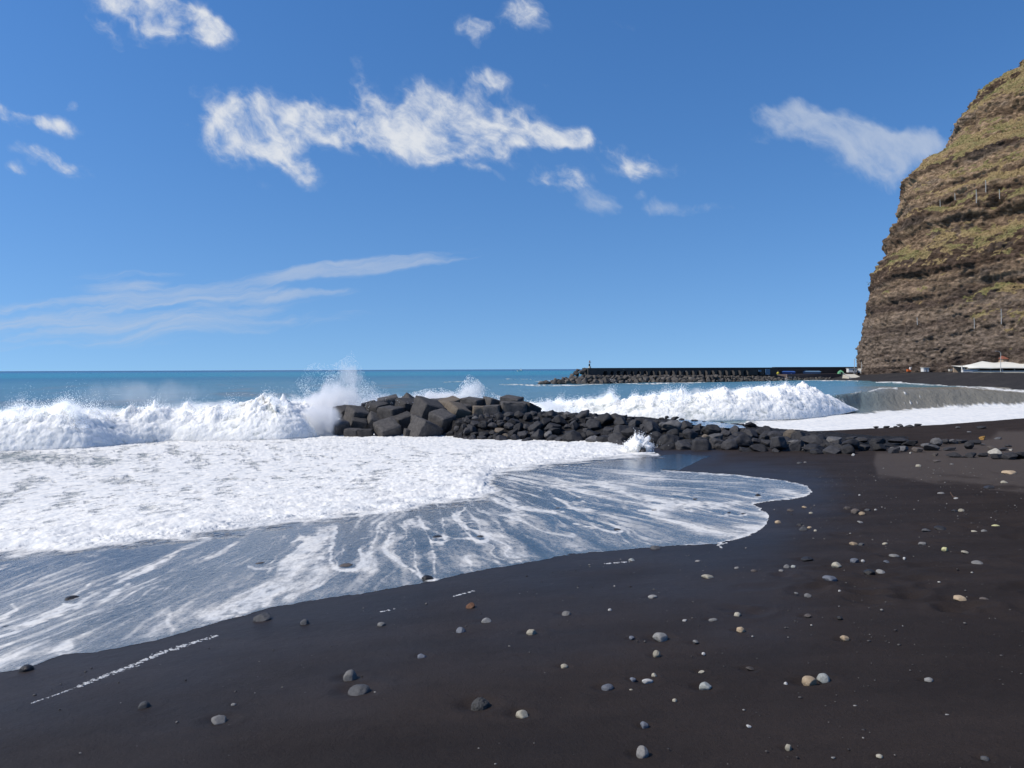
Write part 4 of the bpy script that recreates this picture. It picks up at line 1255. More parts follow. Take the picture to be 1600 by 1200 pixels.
BLK = [block_mesh(i) for i in range(6)]
BL = [(516, 668, 22, 54.2, (4, -6, 20), 'c', 'lowest block at the seaward tip, in the spray'),
      (538, 647, 30, 55.0, (8, 12, -38), 'c', 'rounded looking block at the upper left corner of the pile'),
      (532, 668, 26, 52.6, (12, -14, 35), 'c', 'slab sided block with pale sloping top near the seaward tip'),
      (557, 649, 31, 54.0, (24, 6, 42), 'c', 'block showing a pale square face turned up, upper left of the pile'),
      (551, 677, 24, 52.0, (3, 4, -8), 'c', 'low flat block in the foam beside the slab sided one'),
      (577, 633, 24, 56.2, (-6, -14, 15), 'c', 'small block on the skyline at the left'),
      (571, 678, 24, 51.6, (0, 0, 4), 'c', 'flat pale fronted block awash at the front'),
      (590, 640, 28, 55.2, (10, 8, -35), 'c', 'dark block under the long skyline block'),
      (608, 631, 34, 56.4, (6, -12, 12), 'c', 'long skyline block left of the small peak'),
      (586, 660, 28, 53.6, (32, 22, 25), 'c', 'leaning block with pale smooth face in the lower middle'),
      (611, 647, 34, 53.8, (4, 5, -28), 'c', 'big upright cube with black right side'),
      (606, 673, 36, 51.8, (26, -16, 30), 'c', 'tilted block with broad pale top rising from the foam'),
      (632, 659, 30, 53.0, (10, -18, 28), 'c', 'dark block behind the tilted one in the foam'),
      (636, 637, 32, 55.2, (18, 4, 38), 'c', 'block with its edge towards the camera below the small peak'),
      (639, 627, 24, 57.4, (38, 30, 45), 'c', 'small block peaking like a roof on the skyline'),
      (638, 675, 14, 51.2, (10, 8, 25), 'c', 'smallest block, wedged in the foam line'),
      (652, 661, 26, 52.8, (28, 12, 50), 'c', 'block with pointed top left of the biggest front block'),
      (669, 644, 45, 53.4, (20, 14, 36), 'c', 'largest block, tilted with a dark cleft at its right'),
      (663, 673, 42, 51.3, (14, 22, 40), 'c', 'biggest front block rising like a pyramid out of the foam'),
      (646, 630, 28, 56.4, (0, 3, 6), 'c', 'flat topped block right of the small peak'),
      (684, 632, 32, 56.2, (4, -3, 14), 'c', 'flat topped block in the middle of the skyline'),
      (704, 632, 30, 55.4, (10, -14, 30), 't', 'brownish block on the skyline behind the tan one'),
      (713, 645, 34, 53.4, (26, 12, 44), 't', 'tan block lying diamond wise in the middle'),
      (690, 657, 34, 52.2, (22, -10, 52), 'c', 'block leaning over the first boulders under the tan one'),
      (738, 631, 33, 55.2, (4, 6, -24), 'c', 'square block with lit left face, right of centre on the skyline'),
      (725, 640, 22, 54.4, (8, -4, 20), 'c', 'dark block in the gap under the square skyline block'),
      (750, 642, 24, 53.6, (2, 2, 8), 't', 'tan upright block in the lower right of the pile'),
      (769, 631, 28, 55.4, (8, 14, 35), 'c', 'block with a pointed left shoulder on the right skyline'),
      (769, 642, 28, 53.6, (0, -3, -6), 'c', 'flat grey block between the tan upright one and the right end'),
      (799, 630, 33, 55.0, (6, 8, -18), 'c', 'highest block at the right end with lit square face'),
      (802, 642, 42, 54.0, (0, 2, 5), 'c', 'long dark block under the highest right one'),
      (827, 641, 28, 54.2, (6, 24, 30), 'c', 'last block at the right end with sloping side'),
      (720, 630, 24, 57.5, (4, 6, 40), 'c', 'dark block half hidden behind the skyline right of centre'),
      (783, 634, 22, 57.0, (10, 4, 20), 'c', 'dark block in the notch left of the highest one'),
      (662, 632, 26, 57.5, (6, 6, 30), 'c', 'dark block half hidden behind the skyline left of centre'),
      (560, 664, 26, 53.2, (14, 10, 15), 'c', 'dark block in the hollow of the lower left'),
      (624, 665, 22, 53.6, (12, -22, 20), 'c', 'dark filler block in the hollow of the lower middle')]
for i, (cx, cy, wpx, yy_, rot, m_, lab) in enumerate(BL):
    yy_ = yy_ - 2.6 + max(0, yy_ - 52) * .25
    p = on_y(cx, cy + (3.5 if cy < 636 else 1.5), yy_)
    s_ = wpx * yy_ / F * .5 * .95
    place(BLK[i % 6], 'concrete_block', p, (s_, s_ * 1.02, s_ * (.8 if rot[0] < 5 else .9)), [R(a) for a in rot], M_TANCONC if m_ == 't' else M_CONC,
          lab, 'concrete block', 'concrete blocks of the breakwater head')
print('rocks', time.time() - T0)

# twig stuck in the sand, long foam streak and foam flecks
k = NT('dry_wood')
k.bsdf(Base_Color=k.mix(k.noise(k.obj(), 30, 4), (.10, .055, .035, 1), (.2, .13, .09, 1)), Roughness=.85)
p = on_beach(1491, 778)
dep = p[1]
u = dep / F


def tube_mesh(name, paths):
    Vs, Fs = [], []
    for pts, rad_ in paths:
        pts = [np.array(q, float) for q in pts]
        base = len(Vs)
        for i, q in enumerate(pts):
            t = pts[min(i + 1, len(pts) - 1)] - pts[max(i - 1, 0)]
            t /= np.linalg.norm(t)
            a = np.cross(t, [0.13, .98, .1]); a /= np.linalg.norm(a)
            b_ = np.cross(t, a)
            rr_ = rad_ * (1 - .5 * i / len(pts))
            for j in range(6):
                an = j * math.pi / 3
                Vs.append(q + rr_ * (a * math.cos(an) + b_ * math.sin(an)))
        for i in range(len(pts) - 1):
            for j in range(6):
                Fs.append([base + i * 6 + j, base + i * 6 + (j + 1) % 6, base + (i + 1) * 6 + (j + 1) % 6, base + (i + 1) * 6 + j])
    return np_mesh(name, np.array(Vs), np.array(Fs))


tw = tube_mesh('twig', [([(0, 0, -.02), (-.02, .01, 2 * u), (-4.5 * u, .02, 7 * u), (-5 * u, .03, 9 * u)], .9 * u), ([(-.02, .01, 2 * u), (4 * u, 0, 1 * u), (7 * u, 0, .6 * u)], .7 * u)])
o = tag(link('twig', tw, k.mat), 'brown forked twig sticking up out of the sand at right', 'twig')
o.location = p
# ------------------------------------------------------------------ breakers and spray
k = NT('white_water')
P = k.geo()
ho = k.attr('hole')
n = k.noise(P, 2.6, 6, .65, .4)
n2 = k.noise(P, 14, 5, .65)
hl = k.rng(k.m('ADD', ho, k.m('MULTIPLY', k.m('SUBTRACT', n, .5), 1.1)), .25, .9)
c = k.mix(n2, (.82, .805, .76, 1), (.90, .88, .82, 1))
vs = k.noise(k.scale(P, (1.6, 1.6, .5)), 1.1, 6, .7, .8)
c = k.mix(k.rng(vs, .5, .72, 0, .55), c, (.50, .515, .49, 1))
c = k.mix(hl, c, (.33, .365, .35, 1))  # shading put into the white water's colour: grey-green streaks and hollows
k.bsdf(Base_Color=c, Roughness=.9, Specular_IOR_Level=.15, Subsurface_Weight=.85, Subsurface_Scale=.45, Subsurface_Radius=(1, 1, 1), Normal=k.bump(k.m('ADD', k.m('MULTIPLY', n, .12), k.m('MULTIPLY', n2, .05)), .3, 1.0))
M_WHITE = k.mat
k = NT('spray_drops')
df = k.n('ShaderNodeBsdfDiffuse', {'Color': (.64, .64, .63, 1)})
tr = k.n('ShaderNodeBsdfTranslucent', {'Color': (.64, .64, .63, 1)})
mx = k.n('ShaderNodeAddShader', {0: df.outputs[0], 1: tr.outputs[0]})
k.out(mx.outputs[0])
M_DROP = k.mat

_tet = np.array([(1, 1, 1), (1, -1, -1), (-1, 1, -1), (-1, -1, 1)]) / math.sqrt(3)
_tf = np.array([(0, 1, 2), (0, 2, 3)])


def drops(name, pts, rad_, label, cat='spray'):
    n = len(pts)
    # random rotations
    q = rng.normal(size=(n, 4)); q /= np.linalg.norm(q, axis=1, keepdims=True)
    a, b, c_, d = q.T
    Rm = np.stack([np.stack([1 - 2 * (c_ * c_ + d * d), 2 * (b * c_ - a * d), 2 * (b * d + a * c_)], -1),
                   np.stack([2 * (b * c_ + a * d), 1 - 2 * (b * b + d * d), 2 * (c_ * d - a * b)], -1),
                   np.stack([2 * (b * d - a * c_), 2 * (c_ * d + a * b), 1 - 2 * (b * b + c_ * c_)], -1)], -2)
    V_ = np.einsum('nij,kj->nki', Rm, _tet) * rad_[:, None, None] + pts[:, None, :]
    F_ = _tf[None] + 4 * np.arange(n)[:, None, None]
    o = link(name, np_mesh(name, V_.reshape(-1, 3), F_.reshape(-1, 3)), M_DROP, smooth=False)
    return tag(o, label, cat, kind='stuff')


def breaker(cols, basepy, basez, heights, nu_, wf, wb, seed, taper=(0, 0)):
    """cols px columns; basepy the foot line; heights in metres. Returns grid of points + crest"""
    xs = np.linspace(cols[0], cols[-1], nu_)
    bp = np.interp(xs, cols, basepy)
    base = np.array([on_z(a, b_, basez) for a, b_ in zip(xs, bp)])
    kern = np.hanning(61); kern /= kern.sum()
    pad = np.pad(base, ((30, 30), (0, 0)), mode='edge')
    pad[:30] = base[0] + (base[0] - base[1:31][::-1] * 0 - base[0]) * 0 + (base[0] - base[1]) * np.arange(30, 0, -1)[:, None]
    pad[-30:] = base[-1] + (base[-1] - base[-2]) * np.arange(1, 31)[:, None]
    base = np.stack([np.convolve(pad[:, j], kern, 'valid') for j in range(3)], -1)
    H = np.interp(xs, cols, heights)
    ln = np.concatenate([[0], np.cumsum(np.linalg.norm(np.diff(base, axis=0), axis=1))])
    H = H * .93 * (1 + .22 * fbm(ln / 2.6, seed, 0.5, 4))
    tg = np.gradient(base, axis=0)
    tg /= np.linalg.norm(tg, axis=1, keepdims=True)
    nf = np.stack([tg[:, 1], -tg[:, 0], np.zeros(nu_)], -1)          # towards the beach
    nv = 150
    a = np.linspace(-.12, math.pi, nv)
    ca, sa = np.cos(a), np.sin(a)
    wfu = wf * (.55 + .45 * H / H.max())
    off = np.where(ca[None] > 0, (ca[None] - 1) * wfu[:, None], -wfu[:, None] + ca[None] * wb)
    z = np.sign(sa) * np.abs(sa) ** np.where(ca > 0, 1.5, .9)[None] * H[:, None]
    G_ = base[:, None] + nf[:, None] * off[..., None]
    G_[..., 2] = basez + z
    nrm = np.cross(np.gradient(G_, axis=0), np.gradient(G_, axis=1))
    nrm /= np.linalg.norm(nrm, axis=2, keepdims=True) + 1e-9
    if nrm[nu_ // 2, nv // 4] @ nf[nu_ // 2] < 0:
        nrm = -nrm
    X_, Y_, Z_ = G_[..., 0], G_[..., 1], G_[..., 2] + seed * 7
    big = .6 * fbm(X_ / 1.3, Y_ / 1.3, Z_ / .9, 4, billow=True) + fbm(X_ / 2.2, Y_ / 2.2, Z_ / 1.5, 3)
    md = fbm(X_ / .5, Y_ / .5, Z_ / .4, 4, billow=True)
    fi_ = fbm(X_ / .16, Y_ / .16, Z_ / .14, 3)
    am = np.clip(sa, 0, 1)[None] ** .5 * np.clip(H / 1.6, .2, 1.1)[:, None]
    G_ = G_ + nrm * ((.25 * big + .085 * md + .04 * fi_) * am)[..., None]
    cr_ = np.exp(-((a - 1.45) / .42) ** 2)[None] * am
    spike = np.maximum(fbm(X_ / 1.1, Y_ / 2.0, 3.0 + seed, 5, gain=.6) + .05, 0) * 1.05 + np.maximum(fbm(X_ / .3, Y_ / .5, 9.0 + seed, 4, gain=.6), 0) * .45
    G_[..., 2] += cr_ * spike
    hole = sstep(.05, .45, -big * 1.2 + .35 * fbm(X_ / .8, Y_ / .8, Z_ / .3 + 5, 4)) * .55  # mask of the hollows whose shade is painted in
    return G_, hole, nf, am


BR1 = ((-420, -300, -150, 0, 60, 95, 130, 170, 210, 260, 330, 400, 440, 470, 490, 508, 528, 550, 580), (728, 722, 714, 708, 706, 704.5, 703, 699, 694, 691, 690, 689, 688, 686, 684, 680.5, 674.5, 668.5, 663),
       (1.7, 2.0, 1.8, 1.75, 1.95, 2.35, 1.9, 2.0, 1.8, 1.75, 1.75, 2.0, 2.15, 2.2, 2.3, 2.2, 2.0, 1.7, .7))
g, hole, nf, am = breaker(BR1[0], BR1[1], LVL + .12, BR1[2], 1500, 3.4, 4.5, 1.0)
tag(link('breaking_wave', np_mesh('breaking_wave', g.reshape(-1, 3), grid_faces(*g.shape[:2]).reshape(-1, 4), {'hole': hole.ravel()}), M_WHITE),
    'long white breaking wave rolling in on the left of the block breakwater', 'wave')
g1 = g
BR2 = ((810, 850, 900, 960, 1030, 1100, 1150, 1200, 1250, 1290, 1315, 1330, 1342), (658, 657.5, 657.5, 658, 658.5, 658, 657, 655.5, 653.5, 650, 646, 643, 640.5),
       (1.0, 1.4, 1.5, 1.65, 1.75, 2.0, 2.15, 2.3, 2.45, 2.55, 2.3, 1.5, .5))
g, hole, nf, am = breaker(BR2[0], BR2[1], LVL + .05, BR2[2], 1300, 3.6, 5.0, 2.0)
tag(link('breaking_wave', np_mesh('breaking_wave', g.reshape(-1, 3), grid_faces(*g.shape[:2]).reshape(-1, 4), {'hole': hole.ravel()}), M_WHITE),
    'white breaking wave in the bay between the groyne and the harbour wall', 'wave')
g2 = g


def crest_spray(g_, n, up, size, seed, wind=.5):
    """fine drops torn off the crest of a breaker"""
    nu_ = g_.shape[0]
    w_ = np.maximum(fbm(np.arange(nu_) / 60.0, seed, .3, 4) + .18, 0) ** 1.5
    iu = rng.choice(nu_, n, p=w_ / w_.sum())
    iv = rng.integers(55, 84, n)
    b = g_[iu, iv]
    hgt = rng.exponential(up, n) * (.4 + 1.5 * w_[iu] / w_.max())
    b = b + np.stack([hgt * wind * rng.uniform(.2, 1.4, n), hgt * .3 * rng.normal(size=n), hgt], -1) + rng.normal(size=(n, 3)) * .06
    return b, size * rng.uniform(.5, 1.3, n) * np.exp(-hgt * .3)


b, s_ = crest_spray(g1, 60000, .16, .019, 3.0)
drops('sea_spray', b, s_, 'fine white spray torn from the crest of the left breaker')
b, s_ = crest_spray(g2, 40000, .2, .026, 8.0)
drops('sea_spray', b, s_, 'fine white spray torn from the crest of the bay breaker')


def plume(n, outline, y0, y1, size, dens_pow, seed, label, name='sea_spray', hard=1.0):
    """drops filling an upright ragged volume; outline = [(px, top_py, bottom_py)]"""
    xs = np.array([o_[0] for o_ in outline], float)
    tp = np.array([o_[1] for o_ in outline], float)
    bt = np.array([o_[2] for o_ in outline], float)
    out = []
    while sum(len(a) for a in out) < n:
        m = n * 3
        ax = rng.uniform(xs[0], xs[-1], m)
        t = rng.uniform(0, 1, m) ** dens_pow                 # 0 bottom, 1 top
        top, bot = np.interp(ax, xs, tp), np.interp(ax, xs, bt)
        keep = rng.uniform(0, 1, m) < (bot - top) / (bt - tp).max()
        ay = bot + (top - bot) * t * 1.08
        yy = (y0 + y1) / 2 + rng.normal(size=m) * (y1 - y0) * .3 * (1 + .5 * t)
        D_ = FW[None] + RT[None] * ((ax - 800) / F)[:, None] + UP[None] * ((600 - ay) / F)[:, None]
        p_ = CAM + D_ * (yy / D_[:, 1])[:, None]
        nz = fbm(p_[:, 0] * .75 + p_[:, 2] * .35 + seed, p_[:, 1] * .3, p_[:, 2] * .55 - p_[:, 0] * .2, 4)
        nz2 = fbm(p_[:, 0] * 2.6 + seed, p_[:, 1] * .8, p_[:, 2] * 1.3, 3)
        pr = sstep(-.4 + .5 * t * hard, .3 + .45 * t * hard, nz + .4 * nz2 + .12)
        keep &= rng.uniform(0, 1, m) < pr
        out.append(np.concatenate([p_, t[:, None]], 1)[keep])
    q = np.concatenate(out)[:n]
    return drops(name, q[:, :3], size * rng.uniform(.45, 1.35, n) * (1.15 - .5 * q[:, 3]), label)


plume(70000, [(405, 655, 690), (430, 632, 690), (450, 612, 690), (468, 596, 690), (480, 580, 688), (492, 575, 684), (520, 578, 682), (540, 566, 675), (549, 556, 665), (558, 570, 655), (575, 594, 645), (600, 608, 640), (630, 624, 636), (660, 628, 634)],
      54.5, 59.0, .023, 1.9, 4.0, 'tall white plume of spray bursting at the seaward tip of the breakwater')
plume(16000, [(610, 626, 640), (640, 616, 638), (665, 610, 638), (690, 608, 638), (708, 614, 638), (722, 600, 638), (732, 588, 638), (744, 594, 638), (758, 606, 640), (775, 618, 642), (800, 626, 645)],
      58.0, 61.0, .034, 1.8, 9.0, 'lower white spray thrown up behind the middle of the block pile', hard=.6)
plume(9000, [(822, 640, 655), (836, 626, 656), (850, 622, 656), (866, 628, 655), (885, 630, 650), (910, 634, 648)], 62.0, 65.0, .038, 1.6, 14.0, 'thin white spray rising behind the right end of the block pile')
plume(12000, [(60, 655, 668), (78, 640, 668), (95, 632, 668), (108, 636, 668), (125, 648, 668), (140, 655, 668)], 42.5, 44.0, .02, 1.8, 21.0, 'small spray crown on the left part of the near breaker')


def mist(px, py, y, wpx, hpx, dep, dens, seed, label, ns=.9, rise=.6, amp=2.2, lean=0.0):
    """drifting fine spray: a soft ragged volume"""
    V_, F_ = ico(3)
    o = link('sea_spray', np_mesh('sea_spray', V_, F_), None)
    c_ = on_y(px, py, y)
    o.location = c_
    o.scale = (wpx * y / F, dep, hpx * y / F)
    o.rotation_euler[1] = lean
    k = NT('spray_mist')
    ob = k.obj()
    P = k.vm('ADD', k.geo(), (seed * 3.1, seed * 1.7, 0))
    ln_ = k.vm('LENGTH', ob)
    z_ = k.n('ShaderNodeSeparateXYZ', {0: ob}).outputs[2]
    n = k.noise(k.scale(P, (1.2, .6, .75), (0, R(25), 0)), ns, 5, .62, .5)
    e = k.m('SUBTRACT', k.rng(ln_, 1.0, .15), k.m('MULTIPLY', k.m('ADD', z_, 1.0), rise * .25))
    d = k.m('ADD', e, k.m('MULTIPLY', k.m('SUBTRACT', n, .52), amp))
    d = k.m('MULTIPLY', k.rng(d, .05, .9), k.rng(ln_, 1.0, .6))
    vol = k.n('ShaderNodeVolumePrincipled', {'Color': (.985, .985, .985, 1), 'Density': k.m('MULTIPLY', d, dens), 'Anisotropy': .1})
    ot = k.n('ShaderNodeOutputMaterial')
    k.t.links.new(vol.outputs[0], ot.inputs['Volume'])
    o.data.materials.append(k.mat)
    return tag(o, label, 'spray', kind='stuff')


mist(500, 656, 49.6, 48, 42, 1.0, 4.0, 12, 'dense white water thrown up between the left breaker and the breakwater tip', 1.1, .3, 1.7)
mist(500, 648, 55.0, 88, 50, 2.2, 3.2, 1, 'thick white spray at the foot of the tall plume beside the breakwater tip', 1.0, .3, 1.8)
mist(528, 622, 56.5, 62, 52, 1.8, 1.6, 2, 'misty upper part of the tall plume beside the breakwater tip', .9, .7, 2.4, .25)
mist(548, 585, 56.8, 34, 34, 1.2, .75, 3, 'thin topmost wisp of the tall plume reaching over the horizon', 1.0, .6, 2.6)
mist(600, 630, 57.5, 60, 24, 1.4, 1.1, 4, 'mist drifting right from the plume over the concrete blocks', .9, .5, 2.2)
mist(690, 622, 60.0, 72, 17, 1.5, 2.6, 5, 'white spray bank behind the middle of the block pile', .9, .5, 2.0)
mist(738, 612, 60.5, 30, 28, 1.2, 1.6, 6, 'pointed puff of spray behind the right half of the block pile', 1.0, .8, 2.4)
mist(862, 636, 63.5, 40, 16, 1.5, 1.6, 7, 'puff of spray where the bay breaker meets the block pile', .9, .6, 2.2)
mist(110, 645, 46.5, 150, 17, 1.5, .9, 8, 'thin mist over the crest of the left breaker, leftmost', .9, .6, 2.4)
mist(330, 638, 51.0, 150, 22, 1.8, .75, 9, 'thin mist over the crest of the left breaker beside the tall plume', .8, .6, 2.4)
mist(215, 615, 62.0, 190, 34, 3.0, .10, 10, 'faint veil of drifting spray over the sea behind the left breaker', .35, .5, 2.6)
mist(1150, 612, 77.0, 190, 10, 1.8, .8, 11, 'thin mist over the crest of the bay breaker', .9, .6, 2.4)

# small splash on the stone at the inner end of the surf
sp = on_beach(1003, 708)
r_ = np.random.default_rng(3)
V_, F_ = ico(6)
V_ = V_ * [.62, .5, .62]
V_[:, 2] = np.maximum(V_[:, 2], -.1)
nr_ = V_ / np.linalg.norm(V_, axis=1, keepdims=True)
d_ = .16 * fbm(V_[:, 0] * 3, V_[:, 1] * 3, V_[:, 2] * 3, 4, billow=True) - .1 + .75 * np.maximum(fbm(nr_[:, 0] * 3.2, nr_[:, 1] * 3.2, nr_[:, 2] * 2, 4), 0) * sstep(-.1, .6, nr_[:, 2])
V_ = V_ + nr_ * d_[:, None]
m_ = np_mesh('splash', V_, F_, {'hole': np.zeros(len(V_))})
o = tag(link('splash', m_, M_WHITE), 'small white splash bursting over a black stone by the groyne', 'splash')
o.location = (sp[0] - .1, sp[1] + .55, sp[2] + .05)
n = 3500
dr_ = rng.normal(size=(n, 3)); dr_[:, 2] = np.abs(dr_[:, 2]) * 1.25
dr_ /= np.linalg.norm(dr_, axis=1, keepdims=True)
spk = np.maximum(fbm(dr_[:, 0] * 3.2, dr_[:, 1] * 3.2, dr_[:, 2] * 2, 4), 0)
b = np.array(o.location) + dr_ * [.62, .5, .62] * (.75 + 1.1 * spk + rng.exponential(.07 + .3 * spk, n))[:, None]
dd = drops('sea_spray', b, .02 * rng.uniform(.4, 1.3, n), 'drops flying off the small splash by the groyne')

# long foam streak left on the sand and smaller flecks
k = NT('foam_bubbles')
P = k.geo()
n = k.noise(P, 60, 4, .6)
k.bsdf(Base_Color=k.mix(n, (.45, .45, .435, 1), (.62, .61, .59, 1)), Roughness=.7, Normal=k.bump(n, .6, .01))
M_BUB = k.mat


def foam_line(pts, wpx, label, seed, dens=1.0, ext=1.0):
    """clustered flat bubble patches along a line on the sand"""
    Vs, Fs = [], []
    r = random.Random(seed)
    pts = [np.array(p_, float) for p_ in pts]
    seg = [np.linalg.norm(b - a) for a, b in zip(pts[:-1], pts[1:])]
    tot = sum(seg)
    uv_, uf_ = ico(1)
    for i in range(int(tot * dens * 3)):
        s_ = r.uniform(0, tot)
        s0 = s_ / tot
        j = 0
        while s_ > seg[j] and j < len(seg) - 1:
            s_ -= seg[j]; j += 1
        c_ = pts[j] + (pts[j + 1] - pts[j]) * (s_ / seg[j])
        wl_ = wpx * (.35 + .65 * math.sin(math.pi * min(1, s0 * ext + .0)) ** .8)
        c_ = c_ + [r.gauss(0, .6) * 2, r.gauss(0, .4) * wl_]
        p_ = on_beach(c_[0], c_[1])
        if float(fbm(np.float32(c_[0] * .13), np.float32(c_[1] * .55), np.float32(seed), 4)) < -.0:
            continue
        u_ = p_[1] / F
        rad_ = r.choice((.35, .45, .6, .8, 1.1)) * r.uniform(.7, 1.2) * u_
        el = rad_ * r.uniform(1, 1.8)
        vv = uv_ * [el, rad_ * 1.8, rad_ * .3]
        a_ = r.uniform(.2, .7)
        vv = vv @ np.array([[math.cos(a_), math.sin(a_), 0], [-math.sin(a_), math.cos(a_), 0], [0, 0, 1]])
        Fs.append(uf_ + len(Vs) * len(uv_))
        Vs.append(vv + p_ + [0, 0, rad_ * .1])
    me = np_mesh('foam', np.concatenate(Vs), np.concatenate(Fs))
    return tag(link('foam', me, M_BUB), label, 'foam', kind='stuff')


foam_line([(340, 993), (300, 1005), (250, 1021), (205, 1041), (165, 1056), (122, 1073)], 3.2, 'long broken streak of white foam left on the wet sand at lower left', 2, 6.0, .9)
foam_line([(122, 1073), (95, 1083), (45, 1100)], .6, 'thin faded tail of the long foam streak', 5, .8)
foam_line([(743, 923), (720, 929), (708, 932)], .7, 'thin dotted foam line left on the sand above the orange brown stone', 7, 2.0)
foam_line([(618, 951), (596, 956)], .5, 'short thin foam line on the sand left of the middle', 8, 1.6)
foam_line([(982, 878), (955, 880), (946, 881)], .8, 'short foam trail left of the pale ringed pebble outside the swash', 9, 2.4)
foam_line([(1128, 856), (1120, 851), (1136, 848)], 1.4, 'white foam flecks at the lower corner of the swash lobe', 12, 3.0)
print('spray', time.time() - T0)
# ------------------------------------------------------------------ far side of the bay: cliff, shingle beach, harbour wall, buildings
def catmull(pts, n):
    P_ = np.array(pts, float)
    P_ = np.vstack([2 * P_[0] - P_[1], P_, 2 * P_[-1] - P_[-2]])
    m = len(P_) - 3
    out = []
    for t in np.linspace(0, m - 1e-6, n):
        i = int(t)
        f_ = t - i
        a, b, c, d = P_[i:i + 4]
        out.append(.5 * ((2 * b) + (-a + c) * f_ + (2 * a - 5 * b + 4 * c - d) * f_ ** 2 + (-a + 3 * b - 3 * c + d) * f_ ** 3))
    return np.array(out)


base = catmull([(192, 420), (156, 345), (135, 305), (129, 287), (135, 268), (150, 247), (160, 226), (169, 200), (177, 172), (186, 140)], 1500)
seg = np.concatenate([[0], np.cumsum(np.linalg.norm(np.diff(base, axis=0), axis=1))])
ss = np.interp(np.linspace(0, 1, 760) ** .9 * seg[-1], seg, seg)
base = np.stack([np.interp(ss, seg, base[:, j]) for j in range(2)], -1)
# silhouette of the nose, read as inset against height
SIL = [(1339, 577), (1341, 545), (1345, 520), (1352, 480), (1356, 460), (1361, 430), (1370, 408), (1379, 390), (1388, 362), (1399, 335), (1400, 318), (1406, 308), (1420, 280),
       (1438, 256), (1450, 246), (1478, 226), (1487, 203), (1487, 190), (1493, 176), (1508, 158), (1528, 136), (1548, 124), (1570, 113), (1592, 100), (1597, 92), (1650, 60), (1750, 0), (1900, -60)]
DIRN = np.array([.93, .37])
ins, hgt = [], []
for a, b in SIL:
    d = 0.0
    for _ in range(30):
        Yd = 288 + DIRN[1] * d
        X_ = 131.5 + DIRN[0] * d
        want = (a - 800) / F * Yd
        d += (want - X_) / (DIRN[0] - DIRN[1] * (a - 800) / F)
    Yd = 288 + DIRN[1] * d
    ins.append(d - ins[0] if ins else d)
    hgt.append(1.7 + (578 - b) * Yd / F * 1.005)
ins[0] = 0.0
nzv = 620
zz = np.linspace(-1.5, hgt[-1], nzv)
inz = np.interp(zz, hgt, ins)
Bx = base[:, None, :] + inz[None, :, None] * DIRN
X_, Y_ = Bx[..., 0], Bx[..., 1]
Z_ = np.broadcast_to(zz[None], X_.shape)
s2 = np.broadcast_to(ss[:, None], X_.shape)
ang = np.gradient(base, axis=0)
nrm2 = np.stack([-ang[:, 1], ang[:, 0]], -1)
nrm2 /= np.linalg.norm(nrm2, axis=1, keepdims=True)
if nrm2[380] @ np.array([-.9, -.4]) < 0:
    nrm2 = -nrm2
# lava beds: harder layers stand out; the beds dip a little and wander
bed = Z_ - .10 * (s2 - 250) + 5.5 * fbm(s2 / 60, Z_ / 60, 2.0, 3) + .8 * fbm(s2 / 11, Z_ / 14, 6.0, 3)


def layer(h, scale, seed, sharp):
    q = perlin(h / scale, seed * 3.7, 0.5) + .45 * perlin(h / scale * 2.3, seed * 1.3, 4.5)
    return np.tanh(q * sharp) / np.tanh(sharp)


upf = sstep(4, 45, Z_)
brk_ = sstep(-.25, .3, fbm(s2 / 26, bed / 9, 11.0, 3))
disp = 2.1 * layer(bed, 9.5, 1.0, 3.2) * upf * (.35 + .65 * brk_) + 1.1 * layer(bed, 3.6, 2.0, 3.0) * (.2 + .8 * upf) * (.4 + .6 * brk_) + .18 * layer(bed, 1.3, 3.0, 2.5) * brk_
disp += 2.6 * fbm(X_ / 24, Y_ / 24, Z_ / 30, 4) + 1.9 * fbm(X_ / 6, Y_ / 6, Z_ / 5, 4) + 1.05 * fbm(X_ / 1.9, Y_ / 1.9, Z_ / 1.3, 4, billow=True)
gul = fbm(s2 / 12, Z_ / 60, 3.0, 3)
disp -= 1.6 * sstep(.12, .4, gul)
# a few shallow caves under the ledges
for (cpx, cpz, cw, chh) in ((0.545, 58, 3.5, 1.6), (.60, 56, 3.0, 1.8), (.52, 44, 5.0, 1.5), (.66, 38, 7.0, 2.0), (.62, 30, 9, 1.6), (.74, 62, 8, 1.8), (.72, 24, 9, 1.5)):
    sc = cpx * seg[-1]
    disp -= 3.0 * np.exp(-((s2 - sc) / cw) ** 2 - ((Z_ - cpz - .10 * (s2 - sc)) / chh) ** 2)
GX = X_ + nrm2[:, None, 0] * disp
GY = Y_ + nrm2[:, None, 1] * disp
GZ = Z_ + .25 * disp * upf
C3 = np.stack([GX, GY, GZ], -1)
nn = np.cross(np.gradient(C3, axis=0), np.gradient(C3, axis=1))
nn /= np.linalg.norm(nn, axis=2, keepdims=True) + 1e-9
if (nn[..., 0].mean()) > 0:
    nn = -nn
up_ = nn[..., 2]
vegn = fbm(X_ / 9, Y_ / 9, Z_ / 4, 4)
vegf = fbm(s2 / 1.6, bed / 1.1, 3.0, 3)
kx = np.zeros((1,))
kern = np.ones(9) / 9
ups = np.apply_along_axis(lambda v: np.convolve(v, kern, 'same'), 1, up_)
pxx = 800 + F * X_ / Y_
vegm = sstep(.31, .64, ups * .8 + .55 * vegn + .50 * vegf + .16 * up_ + .10 * sstep(1440, 1600, pxx)) * sstep(14, 36, Z_ + 9 * vegn + 20 * sstep(1480, 1600, pxx))
green = sstep(-.1, .3, fbm(s2 / 14, bed / 7, 9.0, 3) + .1 * sstep(1430, 1580, pxx))
tone = .5 + .5 * layer(bed, 5.0, 7.0, 2.0) * .8 + .4 * fbm(s2 / 9, bed / 1.1, 1.0, 3)
